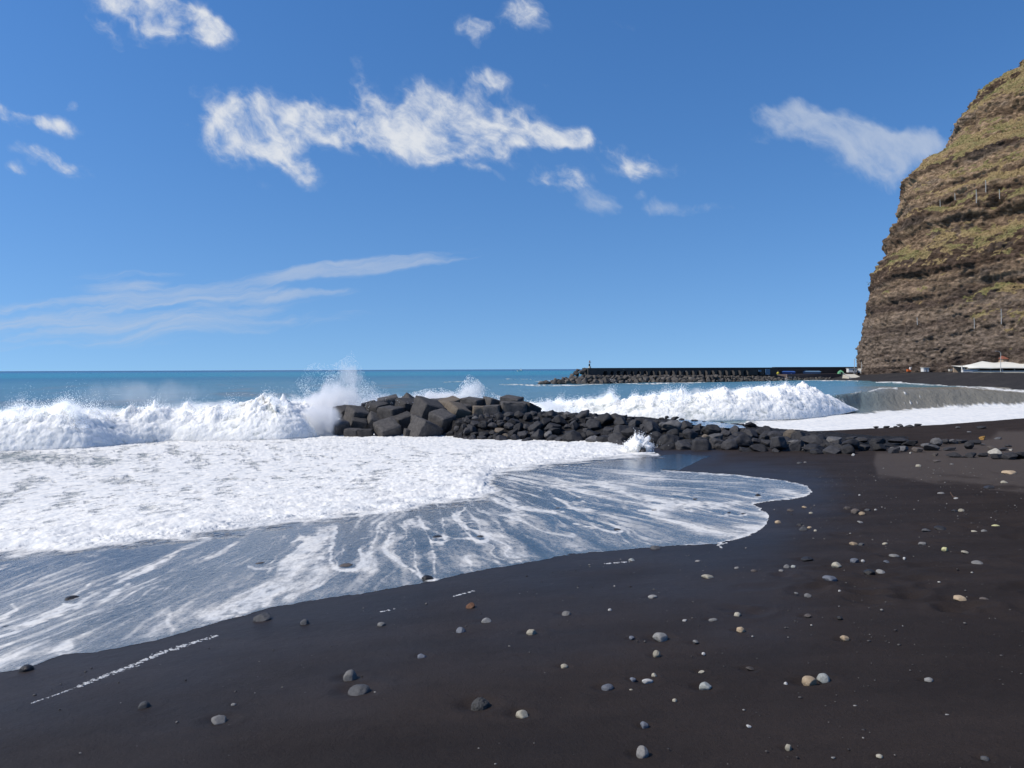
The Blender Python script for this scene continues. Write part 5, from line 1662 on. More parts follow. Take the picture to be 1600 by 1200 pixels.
grey = np.clip(sstep(45, 8, Z_ + 10 * vegn) + .8 * sstep(.1, .35, fbm(s2 / 20, bed / 5, 15.0, 3)), 0, 1)
k = NT('cliff_rock')
P = k.geo()
vg, gn, tn, gy = k.attr('veg'), k.attr('green'), k.attr('tone'), k.attr('grey')
n = k.noise(k.scale(P, (1, 1, 1.9)), .5, 9, .74)
n2 = k.noise(P, 1.7, 7, .75)
vc_ = k.voro(k.scale(P, (1, 1, 1.7)), .55)
c = k.mix(k.rng(tn, .2, .8), (.112, .074, .052, 1), (.36, .25, .16, 1))
c = k.mix(k.m('MULTIPLY', gy, .75), c, k.mix(k.rng(tn, .2, .9), (.085, .068, .060, 1), (.175, .145, .123, 1)))
c = k.vm('SCALE', c, k.rng(n, .32, .68, .5, 1.8))
c = k.vm('SCALE', c, k.rng(vc_, .1, .7, 1.15, .75))
c = k.mix(k.rng(n2, .58, .68, 0, .6), c, (.29, .235, .18, 1))
c = k.mix(k.rng(n2, .40, .33, 0, .6), c, (.04, .032, .03, 1))  # near-black spots put cave and ledge shadow into the rock colour
vc = k.mix(k.m('MULTIPLY', gn, k.rng(n2, .3, .7)), (.34, .25, .125, 1), (.185, .21, .075, 1))
vc = k.vm('SCALE', vc, k.rng(k.noise(P, 1.1, 6, .75), .3, .7, .5, 1.6))
c = k.mix(k.rng(k.m('ADD', vg, k.m('MULTIPLY', k.m('SUBTRACT', n2, .5), 1.1)), .3, .7, 0, .92), c, vc)
k.bsdf(Base_Color=c, Roughness=.95, Specular_IOR_Level=.1, Normal=k.bump(k.m('ADD', k.m('MULTIPLY', n, 1.6), k.m('MULTIPLY', n2, .8)), .9, 1.2))
M_CLIFF = k.mat
f_ = grid_faces(*X_.shape).reshape(-1, 4)
cl = np_mesh('cliff', C3.reshape(-1, 3), f_, {'veg': vegm.ravel(), 'green': green.ravel(), 'tone': tone.ravel(), 'grey': grey.ravel()})
tag(link('cliff', cl, M_CLIFF), 'steep layered brown volcanic cliff with dry green ledges rising out of view at right', 'cliff', kind='structure')
# scrub growing on the ledges
cand = np.argwhere((vegm > .55) & (pxx > 1335) & (pxx < 1760))
cand = cand[rng.choice(len(cand), 6500)]
Vs, Fs, cs = [], [], []
nl = 9
for ci, (a, b) in enumerate(cand):
    c0 = C3[a, b]
    s_ = rng.uniform(.2, .5) * (1.6 if rng.uniform() < .2 else 1)
    q = c0 + rng.normal(size=(nl, 3)) * s_ * [.7, .7, .4] + nn[a, b] * s_ * .25
    d1 = rng.normal(size=(nl, 3)); d1 /= np.linalg.norm(d1, axis=1, keepdims=True)
    d2 = rng.normal(size=(nl, 3)); d2 /= np.linalg.norm(d2, axis=1, keepdims=True)
    w_ = s_ * .42
    Vs.append(np.stack([q - d1 * w_, q + d1 * w_, q + d2 * w_ * 1.4], 1).reshape(-1, 3))
    cs.append(np.full(nl * 3, np.clip(green[a, b] * rng.uniform(.4, 1.3), 0, 1)))
Vs = np.concatenate(Vs)
k = NT('scrub_leaves')
c = k.mix(k.attr('green'), (.19, .145, .065, 1), (.085, .11, .035, 1))
c = k.vm('SCALE', c, k.rng(k.noise(k.geo(), .8, 3), .3, .7, .6, 1.4))
k.bsdf(Base_Color=c, Roughness=.9, Specular_IOR_Level=.1)
sc = np_mesh('vegetation', Vs, np.arange(len(Vs)).reshape(-1, 3), {'green': np.concatenate(cs)})
tag(link('vegetation', sc, k.mat, smooth=False), 'dry green and ochre scrub growing along the ledges of the cliff', 'scrub', kind='stuff')
print('cliff', time.time() - T0)

# shingle beach at the foot of the cliff: a sheet from below the water to behind the buildings
BE = [  # px column: waterline (px, py), crest (py, z), back distance
    (1230, 594.5, 585, -.3), (1300, 594.5, 584, .0), (1340, 595.5, 583, .35), (1380, 597, 582.0, .62), (1430, 598.5, 581.8, .75), (1500, 603, 581.8, .8), (1560, 608, 582.2, .9), (1600, 611.5, 582.5, 1.0), (1700, 624, 584, 1.1), (1850, 640, 588, 1.2)]
xs = np.linspace(1230, 1850, 260)
rows = []
for x in xs:
    pw = np.interp(x, [b[0] for b in BE], [b[1] for b in BE])
    pc = np.interp(x, [b[0] for b in BE], [b[2] for b in BE])
    zc = np.interp(x, [b[0] for b in BE], [b[3] for b in BE])
    A_ = on_z(x, pw, LVL - .05)
    C_ = on_z(x, pc, zc) if zc < 1.3 else A_
    if C_[1] > A_[1] + 60 or C_[1] < A_[1] + 6:
        yc = A_[1] + 40
        C_ = on_y(x, pc, yc)
    B0 = A_ + (A_ - C_) / np.linalg.norm(C_ - A_) * 14
    B0[2] = LVL - 2.5
    E_ = C_ + (C_ - CAM) / np.linalg.norm(C_ - CAM) * 12
    E_[2] = C_[2] - 1.1
    E2 = C_ + (C_ - CAM) / np.linalg.norm(C_ - CAM) * 90
    E2[2] = C_[2] - 1.3
    rows.append([B0] + [A_ + (C_ - A_) * t for t in np.linspace(0, 1, 26)] + [E_, E2])
gb = np.array(rows)
sg = .22 * fbm(gb[..., 0] / 5, gb[..., 1] / 7, 2.0, 4)
sg[:, -2:] = 0
gb[..., 2] += sg
k = NT('dark_shingle')
P = k.geo()
n = k.noise(P, 1.2, 6, .7)
n2 = k.noise(k.scale(P, (.4, 1, 1)), .12, 4, .6)
c = k.mix(k.rng(n, .3, .7), (.022, .021, .022, 1), (.042, .038, .036, 1))
c = k.mix(k.rng(n2, .5, .7, 0, .5), c, (.075, .066, .06, 1))
k.bsdf(Base_Color=c, Roughness=.9, Specular_IOR_Level=.15, Normal=k.bump(n, .6, .3))
tag(link('shore', np_mesh('shore', gb.reshape(-1, 3), grid_faces(*gb.shape[:2]).reshape(-1, 4)[:, ::-1]), k.mat),
    'black shingle beach across the bay at the foot of the cliff', 'beach', kind='structure')


def simple(name, col, rough=.8, col2=None, sc=2.0, spec=.3):
    k = NT(name)
    n = k.noise(k.geo(), sc, 5, .6)
    k.bsdf(Base_Color=k.mix(n, (*col, 1), (*(col2 or [c_ * .75 for c_ in col]), 1)), Roughness=rough, Specular_IOR_Level=spec)
    return k.mat


M_WHITEP = simple('white_paint', (.78, .77, .73), .6, (.62, .61, .57))
M_OFFW = simple('cream_wall', (.62, .58, .48), .8)
M_TANW = simple('tan_wall', (.45, .34, .24), .8)
M_DARKW = simple('dark_opening', (.025, .027, .03), .5)
M_GREYM = simple('grey_metal', (.30, .30, .29), .55)
M_POLE = simple('pale_pole', (.55, .55, .52), .5)
M_ORNG = simple('orange_plastic', (.75, .17, .04), .5)
M_GREEN = simple('green_canvas', (.16, .42, .22), .7)
M_BLUE = simple('blue_tarp', (.04, .11, .34), .6)
M_LBLUE = simple('pale_blue_hull', (.14, .25, .38), .6)
M_REDR = simple('red_roof', (.27, .10, .065), .8)
M_CANV = simple('white_canvas', (.74, .72, .64), .8, (.6, .59, .52), .6)
M_WALL = simple('sea_wall_concrete', (.085, .078, .072), .9, (.05, .047, .046), .35)
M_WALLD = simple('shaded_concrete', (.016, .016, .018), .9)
M_ROCKF = stone_mat('armour_rock', (.055, .05, .046), (.105, .093, .08), .85, 2.5, .4, (.6, 1.5))


class MB:
    """boxes, bars and prisms collected into one mesh"""
    def __init__(self):
        self.V, self.F = [], []

    def box(self, a, b, rz=0.0, piv=None):
        a, b = np.minimum(a, b), np.maximum(a, b)
        c = np.array([(x, y, z) for z in (a[2], b[2]) for x, y in ((a[0], a[1]), (b[0], a[1]), (b[0], b[1]), (a[0], b[1]))], float)
        if rz:
            p = (np.asarray(a) + np.asarray(b)) / 2 if piv is None else np.asarray(piv)
            q = c[:, :2] - p[:2]
            c[:, 0] = p[0] + q[:, 0] * math.cos(rz) - q[:, 1] * math.sin(rz)
            c[:, 1] = p[1] + q[:, 0] * math.sin(rz) + q[:, 1] * math.cos(rz)
        n = len(self.V)
        self.V += [tuple(v) for v in c]
        self.F += [[n + i for i in f] for f in ((0, 3, 2, 1), (4, 5, 6, 7), (0, 1, 5, 4), (1, 2, 6, 5), (2, 3, 7, 6), (3, 0, 4, 7))]
        return self

    def poly(self, pts, faces):
        n = len(self.V)
        self.V += [tuple(p) for p in pts]
        self.F += [[n + i for i in f] for f in faces]
        return self

    def bar(self, a, b, r0, r1=None, k_=8):
        a, b = np.array(a, float), np.array(b, float)
        r1 = r0 if r1 is None else r1
        t = (b - a) / np.linalg.norm(b - a)
        u_ = np.cross(t, [.3, .9, .1]); u_ /= np.linalg.norm(u_)
        v_ = np.cross(t, u_)
        n = len(self.V)
        for c_, r_ in ((a, r0), (b, r1)):
            for j in range(k_):
                an = 2 * math.pi * j / k_
                self.V.append(tuple(c_ + r_ * (u_ * math.cos(an) + v_ * math.sin(an))))
        self.F += [[n + j, n + (j + 1) % k_, n + k_ + (j + 1) % k_, n + k_ + j] for j in range(k_)]
        self.F += [[n + j for j in range(k_)][::-1], [n + k_ + j for j in range(k_)]]
        return self

    def build(self, name, mat, parent=None, origin=(0, 0, 0), bev=0.0):
        me = bpy.data.meshes.new(name)
        me.from_pydata([tuple(np.array(v) - origin) for v in self.V], [], self.F)
        if bev:
            bm = bmesh.new(); bm.from_mesh(me)
            bmesh.ops.bevel(bm, geom=bm.edges[:], offset=bev, segments=2, affect='EDGES')
            bm.to_mesh(me); bm.free()
        return link(name, me, mat, parent, smooth=False)


def thing(name, loc, label, cat, group=None):
    o = bpy.data.objects.new(name, None)
    o.empty_display_size = .2
    COL.objects.link(o)
    o.location = [float(c_) for c_ in loc]
    return tag(o, label, cat, group)


# ---- harbour wall with recesses
WL = [(919, 231.0), (1110, 252.0), (1214, 272.0)]                 # px column, distance


def wall_pt(x, z):
    y = np.interp(x, [p_[0] for p_ in WL], [p_[1] for p_ in WL])
    d_ = ray(x, 578)
    return np.array([d_[0] / d_[1] * y, y, z])


wt = thing('harbour_wall', wall_pt(919, -2.6), 'long dark concrete harbour wall with a row of arched recesses, far across the bay', 'sea wall')
wo_ = np.array(wt.location)
ztop, zsill = 2.0, -.55


def wall_slab(mb, x0, x1, z0, z1, thick, setb=0.0):
    a, b = wall_pt(x0, 0), wall_pt(x1, 0)
    t = (b - a) / np.linalg.norm(b - a)
    n_ = np.array([-t[1], t[0], 0])                               # away from the camera
    q = [a + n_ * setb, b + n_ * setb, b + n_ * (setb + thick), a + n_ * (setb + thick)]
    mb.poly([(p_[0], p_[1], z0) for p_ in q] + [(p_[0], p_[1], z1) for p_ in q],
            [(0, 3, 2, 1), (4, 5, 6, 7), (0, 1, 5, 4), (1, 2, 6, 5), (2, 3, 7, 6), (3, 0, 4, 7)])


NIC = [(946 + 10.45 * i, 6.2) for i in range(22)]
NIC = [(c_, w_ * (.8 + .4 * random.random())) for c_, w_ in NIC if c_ < 1182]
mb = MB()
wall_slab(mb, 919, 1214, 1.05, ztop, 3.0)                           # parapet over the recesses
wall_slab(mb, 919, 1214, -3.2, -.5, 3.2, -.1)                       # plinth
prev = 919
for c_, w_ in NIC:
    wall_slab(mb, prev, c_ - w_ / 2, -.499, 1.049, 3.0)
    prev = c_ + w_ / 2
wall_slab(mb, prev, 1184, -.499, 1.049, 3.0)
wall_slab(mb, 1189, 1194.5, -.499, 1.049, 3.0)
wall_slab(mb, 1202.5, 1214, -.499, 1.049, 3.0)
wall_slab(mb, 919, 1214, -.5, 1.05, 1.0, 2.2)                        # back of the recesses
mb.build('wall', M_WALL, wt, wo_)
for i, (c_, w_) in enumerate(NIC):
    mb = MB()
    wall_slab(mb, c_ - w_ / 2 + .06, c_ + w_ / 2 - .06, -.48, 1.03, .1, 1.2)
    mb.build('recess_shade', M_WALLD, wt, wo_)  # near-black panel; the shade inside the niche is its colour
    # arched head
    mb = MB()
    a, b = wall_pt(c_ - w_ / 2, 0), wall_pt(c_ + w_ / 2, 0)
    for s0, s1 in ((0, .22), (.78, 1)):
        p0, p1 = a + (b - a) * s0, a + (b - a) * s1
        hh_ = (.55, 1.02) if s0 == 0 else (1.02, .55)
        zl0, zl1 = (.5, 1.04) if s0 == 0 else (1.04, .5)
        mb.poly([(p0[0], p0[1] - .03, zl0), (p1[0], p1[1] - .03, zl1), (p1[0], p1[1] - .03, 1.06), (p0[0], p0[1] - .03, 1.06),
                 (p0[0], p0[1] + .3, zl0), (p1[0], p1[1] + .3, zl1), (p1[0], p1[1] + .3, 1.06), (p0[0], p0[1] + .3, 1.06)],
                [(0, 1, 2, 3), (7, 6, 5, 4), (0, 4, 5, 1), (1, 5, 6, 2), (2, 6, 7, 3), (3, 7, 4, 0)])
    mb.build('arch_head', M_WALL, wt, wo_)
# bright open arches near the right end of the wall
mb = MB()
wall_slab(mb, 1195, 1202, -.48, 1.45, .12, -.35)
o = mb.build('gateway', M_LBLUE, wt, wo_)
o['label'] = 'pale open gateway in the wall'
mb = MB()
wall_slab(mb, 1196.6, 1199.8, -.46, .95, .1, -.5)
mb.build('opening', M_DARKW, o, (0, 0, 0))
mb = MB()
wall_slab(mb, 1184.4, 1188.6, .55, 1.2, .1, -.3)
mb.build('window', M_LBLUE, wt, wo_)

w2 = thing('quay_wall', on_y(1216, 590, 274), 'plain dark quay wall between the arched harbour wall and the cliff', 'sea wall')
o2 = np.array(w2.location)
mb = MB()
pa, pb = on_y(1214, 580, 275), on_y(1345, 580, 312)
for (z0, z1, sb, th_) in ((-3.4, 1.55, 0, 3), (1.551, 2.15, .8, 1.2)):
    t = (pb - pa) * [1, 1, 0]; t /= np.linalg.norm(t)
    n_ = np.array([-t[1], t[0], 0])
    q = [pa + n_ * sb, pb + n_ * sb, pb + n_ * (sb + th_), pa + n_ * (sb + th_)]
    mb.poly([(p_[0], p_[1], z0) for p_ in q] + [(p_[0], p_[1], z1) for p_ in q],
            [(0, 3, 2, 1), (4, 5, 6, 7), (0, 1, 5, 4), (1, 2, 6, 5), (2, 3, 7, 6), (3, 0, 4, 7)])
mb.build('wall', M_WALL, w2, o2)
mb = MB()
q = [pa + n_ * -4, pb + n_ * -4, pb, pa]
mb.poly([(p_[0], p_[1], -3) for p_ in q] + [(p_[0], p_[1], -.35) for p_ in q], [(4, 5, 6, 7), (0, 1, 5, 4), (1, 2, 6, 5), (3, 0, 4, 7)])
o = mb.build('ledge', simple('pinkish_concrete', (.15, .115, .105), .9), w2, o2)

# armour rocks at the foot of the wall
ra = random.Random(9)
na = 0
for row, (f0, size) in enumerate(((0.0, 1.7), (.4, 1.6), (.8, 1.35), (1.12, 1.0))):
    x = 846 if row == 0 else (862, 880, 900)[row - 1]
    i = 0
    xe = 1300 if row < 2 else 1212
    while x < xe:
        s_ = size * ra.uniform(.7, 1.3) * (1.1 if x < 1120 else .75)
        y = np.interp(x, [845] + [p_[0] for p_ in WL] + [1310], [228] + [p_[1] - 2 for p_ in WL] + [292])
        top = np.interp(x, (845, 880, 919, 1110, 1214, 1300), (-2.2, -1.2, -.75, -1.0, -1.5, -1.9))
        z = LVL + .1 + (top - LVL) * min(f0, 1.0)
        d_ = ray(x, 590)
        yy_ = y - (1 - f0) * 3.2
        i += 1; na += 1
        p_ = (d_[0] / d_[1] * yy_, yy_, z + s_ * .1)
        place(BOULD[ra.randrange(14)], 'armour_rock', p_, (s_ * .62, s_ * .55, s_ * ra.uniform(.38, .55)), (ra.uniform(-.4, .4), ra.uniform(-.4, .4), ra.uniform(0, 6)),
              M_ROCKF if x > 905 or row else M_ROCKF, 'brownish harbour wall rock, %s row up, %s from the seaward tip' % (['lowest', 'second', 'third', 'top'][row], ordn(i)),
              'rock', 'armour rocks along the harbour wall')
        x += s_ * F / y * ra.uniform(.8, 1.05)
for i, (x, py_, s_) in enumerate(((893, 588, 1.6), (901, 584, 1.7), (909, 581, 1.5), (914, 578.5, 1.4), (884, 592, 1.5), (872, 595, 1.5), (903, 578.5, 1.0))):
    p_ = on_y(x, py_, 231 + ra.uniform(-1, 2))
    na += 1
    place(BOULD[ra.randrange(14)], 'armour_rock', p_, (s_ * .65, s_ * .6, s_ * .5), (ra.uniform(-.4, .4), 0, ra.uniform(0, 6)), M_ROCKF,
          'brownish rock on the sloping tip of the harbour wall, %s from the water' % ['third', 'fourth', 'fifth', 'topmost', 'second', 'first', 'highest pale one'][i], 'rock', 'armour rocks along the harbour wall')
print('armour', na)

# harbour light on the tip
hl_ = thing('harbour_light', on_y(921.5, 577, 232), 'slim white harbour light standing on the tip of the far wall', 'beacon')
mb = MB(); mb.bar((0, 0, -.3), (0, 0, .85), .42, .36, 10); mb.build('base', M_OFFW, hl_)
mb = MB(); mb.bar((0, 0, .85), (0, 0, 2.0), .16, .14, 10); mb.build('pole', M_WHITEP, hl_)
mb = MB(); mb.box((-.3, -.3, -.55 + 1.45), (.06, .3, 1.6)); mb.build('door', M_DARKW, hl_)
mb = MB(); mb.bar((0, 0, 2.0), (0, 0, 2.12), .42, .42, 10); mb.build('gallery', M_GREYM, hl_)
mb = MB(); mb.bar((0, 0, 2.12), (0, 0, 2.6), .2, .12, 10); mb.build('lantern', M_REDR, hl_)

# tiny vessel at the horizon
vs = thing('fishing_boat', on_z(813, 578.3, LVL) * [1, 1, 0] + [0, 0, LVL + .2], 'tiny pale boat far out near the horizon, left of the harbour wall tip', 'boat')
vs.location = Vector(on_y(813, 577.2, 1500)) * 1.0
vs.location.z = LVL + .3
mb = MB(); mb.poly([(-6, 0, 0), (-4, -1.5, 0), (4, -1.5, 0), (4, 1.5, 0), (-4, 1.5, 0), (-7.5, 0, 2.2), (-4.5, -2, 1.8), (4.5, -2, 1.5), (4.5, 2, 1.5), (-4.5, 2, 1.8)],
                    [(0, 4, 3, 2, 1), (5, 6, 7, 8, 9), (0, 1, 6, 5), (1, 2, 7, 6), (2, 3, 8, 7), (3, 4, 9, 8), (4, 0, 5, 9)])
mb.build('hull', M_WHITEP, vs)
mb = MB(); mb.box((-1, -1.2, 1.7), (3, 1.2, 4.0)); mb.build('cabin', M_WHITEP, vs, bev=.15)
mb = MB(); mb.bar((1, 0, 4.0), (1, 0, 6.5), .15); mb.build('mast', M_GREYM, vs)


# ---- small things on the far shore; each placed by where it stands (px, distance), sizes in metres
def far_thing(name, px, ydist, zb, label, cat, group=None):
    d_ = ray(px, 580)
    return thing(name, (d_[0] / d_[1] * ydist, ydist, zb), label, cat, group)


def m_of(pxs, y):
    return pxs * y / F


Y0 = 292
c1 = far_thing('cabin', 1330.5, Y0, .1, 'low white cabin with dark window on the quay, left of the white tank', 'cabin')
mb = MB(); mb.box((-1.5, -1, 0), (1.5, 1, 1.45)); mb.build('wall', M_WHITEP, c1, bev=.05)
mb = MB(); mb.box((-1.65, -1.15, 1.45), (1.65, 1.15, 1.6)); mb.build('roof', M_OFFW, c1)
mb = MB(); mb.box((.1, -1.04, .5), (.9, -.9, 1.1)); mb.build('window', M_DARKW, c1)
c1b = far_thing('low_wall', 1338, Y0 + 1, .1, 'low grey wall joining the white cabin and the white tank', 'wall')
mb = MB(); mb.box((-.65, -.3, 0), (.65, .3, .95)); mb.build('wall', M_GREYM, c1b, bev=.03)
mb = MB(); mb.box((-.7, -.36, .95), (.7, .36, 1.05)); mb.build('coping', M_OFFW, c1b)
c2 = far_thing('water_tank', 1345.5, Y0, .1, 'white round tank on the quay next to the white cabin', 'tank')
mb = MB(); mb.bar((0, 0, 0), (0, 0, 1.35), 1.15, 1.15, 24); mb.build('tank_body', M_WHITEP, c2)
mb = MB(); mb.bar((0, 0, 1.35), (0, 0, 1.6), 1.18, .3, 24); mb.build('lid', M_OFFW, c2)
sl_ = far_thing('slipway', 1331, 281, -1.6, 'pale concrete slipway below the white cabin', 'slipway')
mb = MB(); mb.poly([(-2.3, -3, -1), (2.3, -3, -1), (2.3, 3, -1), (-2.3, 3, -1), (-2.3, -3, -.1), (2.3, -3, -.1), (2.3, 3, 1.1), (-2.3, 3, 1.1)],
                   [(0, 3, 2, 1), (4, 5, 6, 7), (0, 1, 5, 4), (1, 2, 6, 5), (2, 3, 7, 6), (3, 0, 4, 7)]); mb.build('ramp', M_OFFW, sl_)
mb = MB(); mb.bar((-2.2, -3, .5), (-2.2, 3, 1.7), .06); mb.bar((-2.2, -3, -.3), (-2.2, -3, .5), .05); mb.bar((-2.2, 3, .9), (-2.2, 3, 1.7), .05); mb.build('handrail', M_POLE, sl_)
tn_ = far_thing('tent', 1313.5, 284, -.35, 'small green tent on the quay ledge left of the white cabin', 'tent')
mb = MB(); mb.poly([(-.9, -.8, 0), (.9, -.8, 0), (.9, .8, 0), (-.9, .8, 0), (-.75, -.65, .7), (.75, -.65, .7), (.75, .65, .7), (-.75, .65, .7), (0, 0, 1.4)],
                   [(0, 3, 2, 1), (0, 1, 5, 4), (1, 2, 6, 5), (2, 3, 7, 6), (3, 0, 4, 7), (4, 5, 8), (5, 6, 8), (6, 7, 8), (7, 4, 8)]); mb.build('canvas', M_GREEN, tn_)
mb = MB(); mb.box((-.25, -.86, 0), (.25, -.74, .6)); mb.build('door_flap', M_DARKW, tn_)
for (xa, xb, mt, lab) in ((1220, 1242, M_BLUE, 'long vivid blue boat under a cover on the quay ledge'), (1246, 1282, M_LBLUE, 'long pale blue boat on the quay ledge right of the vivid blue one')):
    yb = np.interp((xa + xb) / 2, (1214, 1345), (275, 312)) - 3
    o = far_thing('rowing_boat', (xa + xb) / 2, yb, -.33, lab, 'boat', 'boats drawn up on the quay ledge')
    L_ = m_of(xb - xa, yb) / 2
    o.rotation_euler[2] = .6 * 0
    mb = MB(); mb.poly([(-L_, 0, .5), (-L_ * .8, -.5, 0), (L_ * .9, -.5, 0), (L_ * .9, .5, 0), (-L_ * .8, .5, 0), (-L_ * .85, -.8, .75), (L_, -.8, .7), (L_, .8, .7), (-L_ * .85, .8, .75)],
                       [(1, 4, 3, 2), (0, 1, 5), (0, 4, 1), (1, 2, 6, 5), (2, 3, 7, 6), (3, 4, 8, 7), (4, 0, 8), (0, 5, 8)]); mb.build('hull', mt, o)
    mb = MB(); mb.poly([(-L_ * 1.02, 0, .62), (-L_ * .85, -.85, .77), (L_ * 1.02, -.85, .72), (L_ * 1.02, .85, .72), (-L_ * .85, .85, .77), (-L_ * .7, 0, 1.1), (L_ * .9, 0, 1.05)],
                       [(0, 1, 5), (1, 2, 6, 5), (2, 3, 6), (3, 4, 5, 6), (4, 0, 5), (0, 4, 3, 2, 1)]); mb.build('cover', mt, o)
by_ = far_thing('buoy', 1215.5, 268, -.3, 'small yellow buoy at the right end of the arched wall', 'buoy')
mb = MB(); mb.bar((0, 0, 0), (0, 0, .45), .35, .45, 10); mb.bar((0, 0, .45), (0, 0, .8), .45, .1, 10); mb.build('float', simple('yellow_plastic', (.6, .5, .06), .5), by_)
mb = MB(); mb.bar((0, 0, .8), (0, 0, 1.15), .05); mb.build('ring', M_GREYM, by_)

# posts and net in front of the cliff
PST = [(1335, 560.5, 291, .12), (1346, 560.5, 290, .1), (1362, 560.5, 287, .1), (1379, 560, 284, .1), (1398, 559.5, 280, .13), (1420, 558.5, 274, .16)]
tops = []
for i, (x, pt_, y, r_) in enumerate(PST):
    gz = .2
    tp_ = on_y(x, pt_, y)
    o = far_thing('net_post', x, y, gz, ['thin pole standing before open sky at the foot of the cliff nose', 'net post nearest the cliff nose behind the white tank', 'second net post from the cliff nose',
                                       'third net post from the cliff nose', 'fourth net post from the cliff nose', 'tallest pale post beside the orange box'][i], 'post', 'posts of the rockfall net')
    mb = MB(); mb.bar((0, 0, 0), (0, 0, tp_[2] - gz), r_, r_ * .8); mb.build('post', M_POLE, o)
    mb = MB(); mb.box((-.3, -.3, -.6), (.3, .3, .25)); mb.build('footing', M_GREYM, o)
    tops.append(tp_)
k = NT('wire_net')
tc = k.geo()
sp_ = k.n('ShaderNodeSeparateXYZ', {0: tc})
wv1 = k.m('GREATER_THAN', k.m('FRACT', k.m('MULTIPLY', k.m('ADD', sp_.outputs[0], sp_.outputs[2]), 2.2)), .82)
wv2 = k.m('GREATER_THAN', k.m('FRACT', k.m('MULTIPLY', k.m('SUBTRACT', sp_.outputs[0], sp_.outputs[2]), 2.2)), .82)
bs = k.n('ShaderNodeBsdfPrincipled', {'Base Color': (.32, .31, .29, 1), 'Roughness': .6})
ts = k.n('ShaderNodeBsdfTransparent')
mx = k.n('ShaderNodeMixShader', {0: k.m('MAXIMUM', wv1, wv2), 1: ts.outputs[0], 2: bs.outputs[0]})
k.out(mx.outputs[0])
nt = thing('rockfall_net', tops[0] * [1, 1, 0], 'sagging wire net hung between the posts at the foot of the cliff', 'net')
no = np.array(nt.location)
mb = MB()
for a, b in zip(tops[1:-1], tops[2:]):
    n_s = 8
    for j in range(n_s):
        p0, p1 = a + (b - a) * j / n_s, a + (b - a) * (j + 1) / n_s
        s0 = .5 * math.sin(math.pi * j / n_s); s1 = .5 * math.sin(math.pi * (j + 1) / n_s)
        mb.poly([(p0[0], p0[1] + .12, .35), (p1[0], p1[1] + .12, .35), (p1[0], p1[1] + .12, p1[2] - s1 - .1), (p0[0], p0[1] + .12, p0[2] - s0 - .1)], [(0, 1, 2, 3)])
mb.build('mesh_sheet', k.mat, nt, no)
mb = MB()
for a, b in zip(tops[:-1], tops[1:]):
    n_s = 6
    for j in range(n_s):
        f0, f1 = j / n_s, (j + 1) / n_s
        mb.bar(a + (b - a) * f0 - [0, 0, .5 * math.sin(math.pi * f0)], a + (b - a) * f1 - [0, 0, .5 * math.sin(math.pi * f1)], .05, k_=5)
mb.build('cable', M_GREYM, nt, no)

o = far_thing('life_ring_box', 1420.5, 268, .45, 'orange box with a white panel at the foot of the tallest post', 'box')
mb = MB(); mb.box((-.75, -.4, 0), (.7, .4, .75)); mb.build('box', M_ORNG, o, bev=.05)
mb = MB(); mb.box((.15, -.46, .5), (.78, .3, 1.5)); mb.build('panel', M_WHITEP, o, bev=.03)
o = far_thing('kiosk', 1445.5, 262, .35, 'small white kiosk with tan side wall standing alone on the far beach', 'kiosk')
mb = MB(); mb.box((-1.0, -.9, 0), (.75, .9, 1.3)); mb.build('wall', M_WHITEP, o, bev=.04)
mb = MB(); mb.box((.752, -.85, 0), (1.0, .85, 1.28)); mb.build('side_wall', M_TANW, o)
mb = MB(); mb.box((-1.15, -1.05, 1.3), (1.15, 1.05, 1.48)); mb.build('roof', M_OFFW, o)
mb = MB(); mb.box((-.3, -.95, .1), (.2, -.88, 1.0)); mb.build('door', M_GREYM, o)
for (x, lab, s_) in ((1485, 'small pale crate on the far beach, left of two', .45), (1493.5, 'small white crate on the far beach, right of two', .6)):
    o = far_thing('crate', x, 250, .55, lab, 'crate', 'crates on the far beach')
    mb = MB(); mb.box((-s_, -s_, 0), (s_, s_, s_ * 1.3)); mb.build('crate_body', M_OFFW, o, bev=.05)
    mb = MB(); mb.box((-s_ - .04, -s_ - .04, s_ * 1.3), (s_ + .04, s_ + .04, s_ * 1.3 + .08)); mb.build('lid', M_WHITEP, o)
for (x, h_, lab) in ((1503, 1.75, 'white bollard left of the restaurant canopy, left of two'), (1507, 1.75, 'white bollard right next to the restaurant canopy corner, right of two')):
    o = far_thing('bollard', x, 243, .3, lab, 'bollard', 'white posts by the restaurant terrace')
    mb = MB(); mb.bar((0, 0, 0), (0, 0, h_), .22, .18, 10); mb.build('shaft', M_WHITEP, o)
    mb = MB(); mb.bar((0, 0, h_), (0, 0, h_ + .25), .24, .1, 10); mb.build('cap', M_OFFW, o)
o = far_thing('terrace_wall', 1515, 240, .1, 'low white terrace wall in front of the restaurant canopy', 'wall')
mb = MB(); mb.box((-2.2, -.3, 0), (2.4, .3, .95)); mb.build('wall', M_WHITEP, o, bev=.05)
mb = MB(); mb.box((-2.3, -.4, .95), (2.5, .4, 1.1)); mb.build('coping', M_OFFW, o)

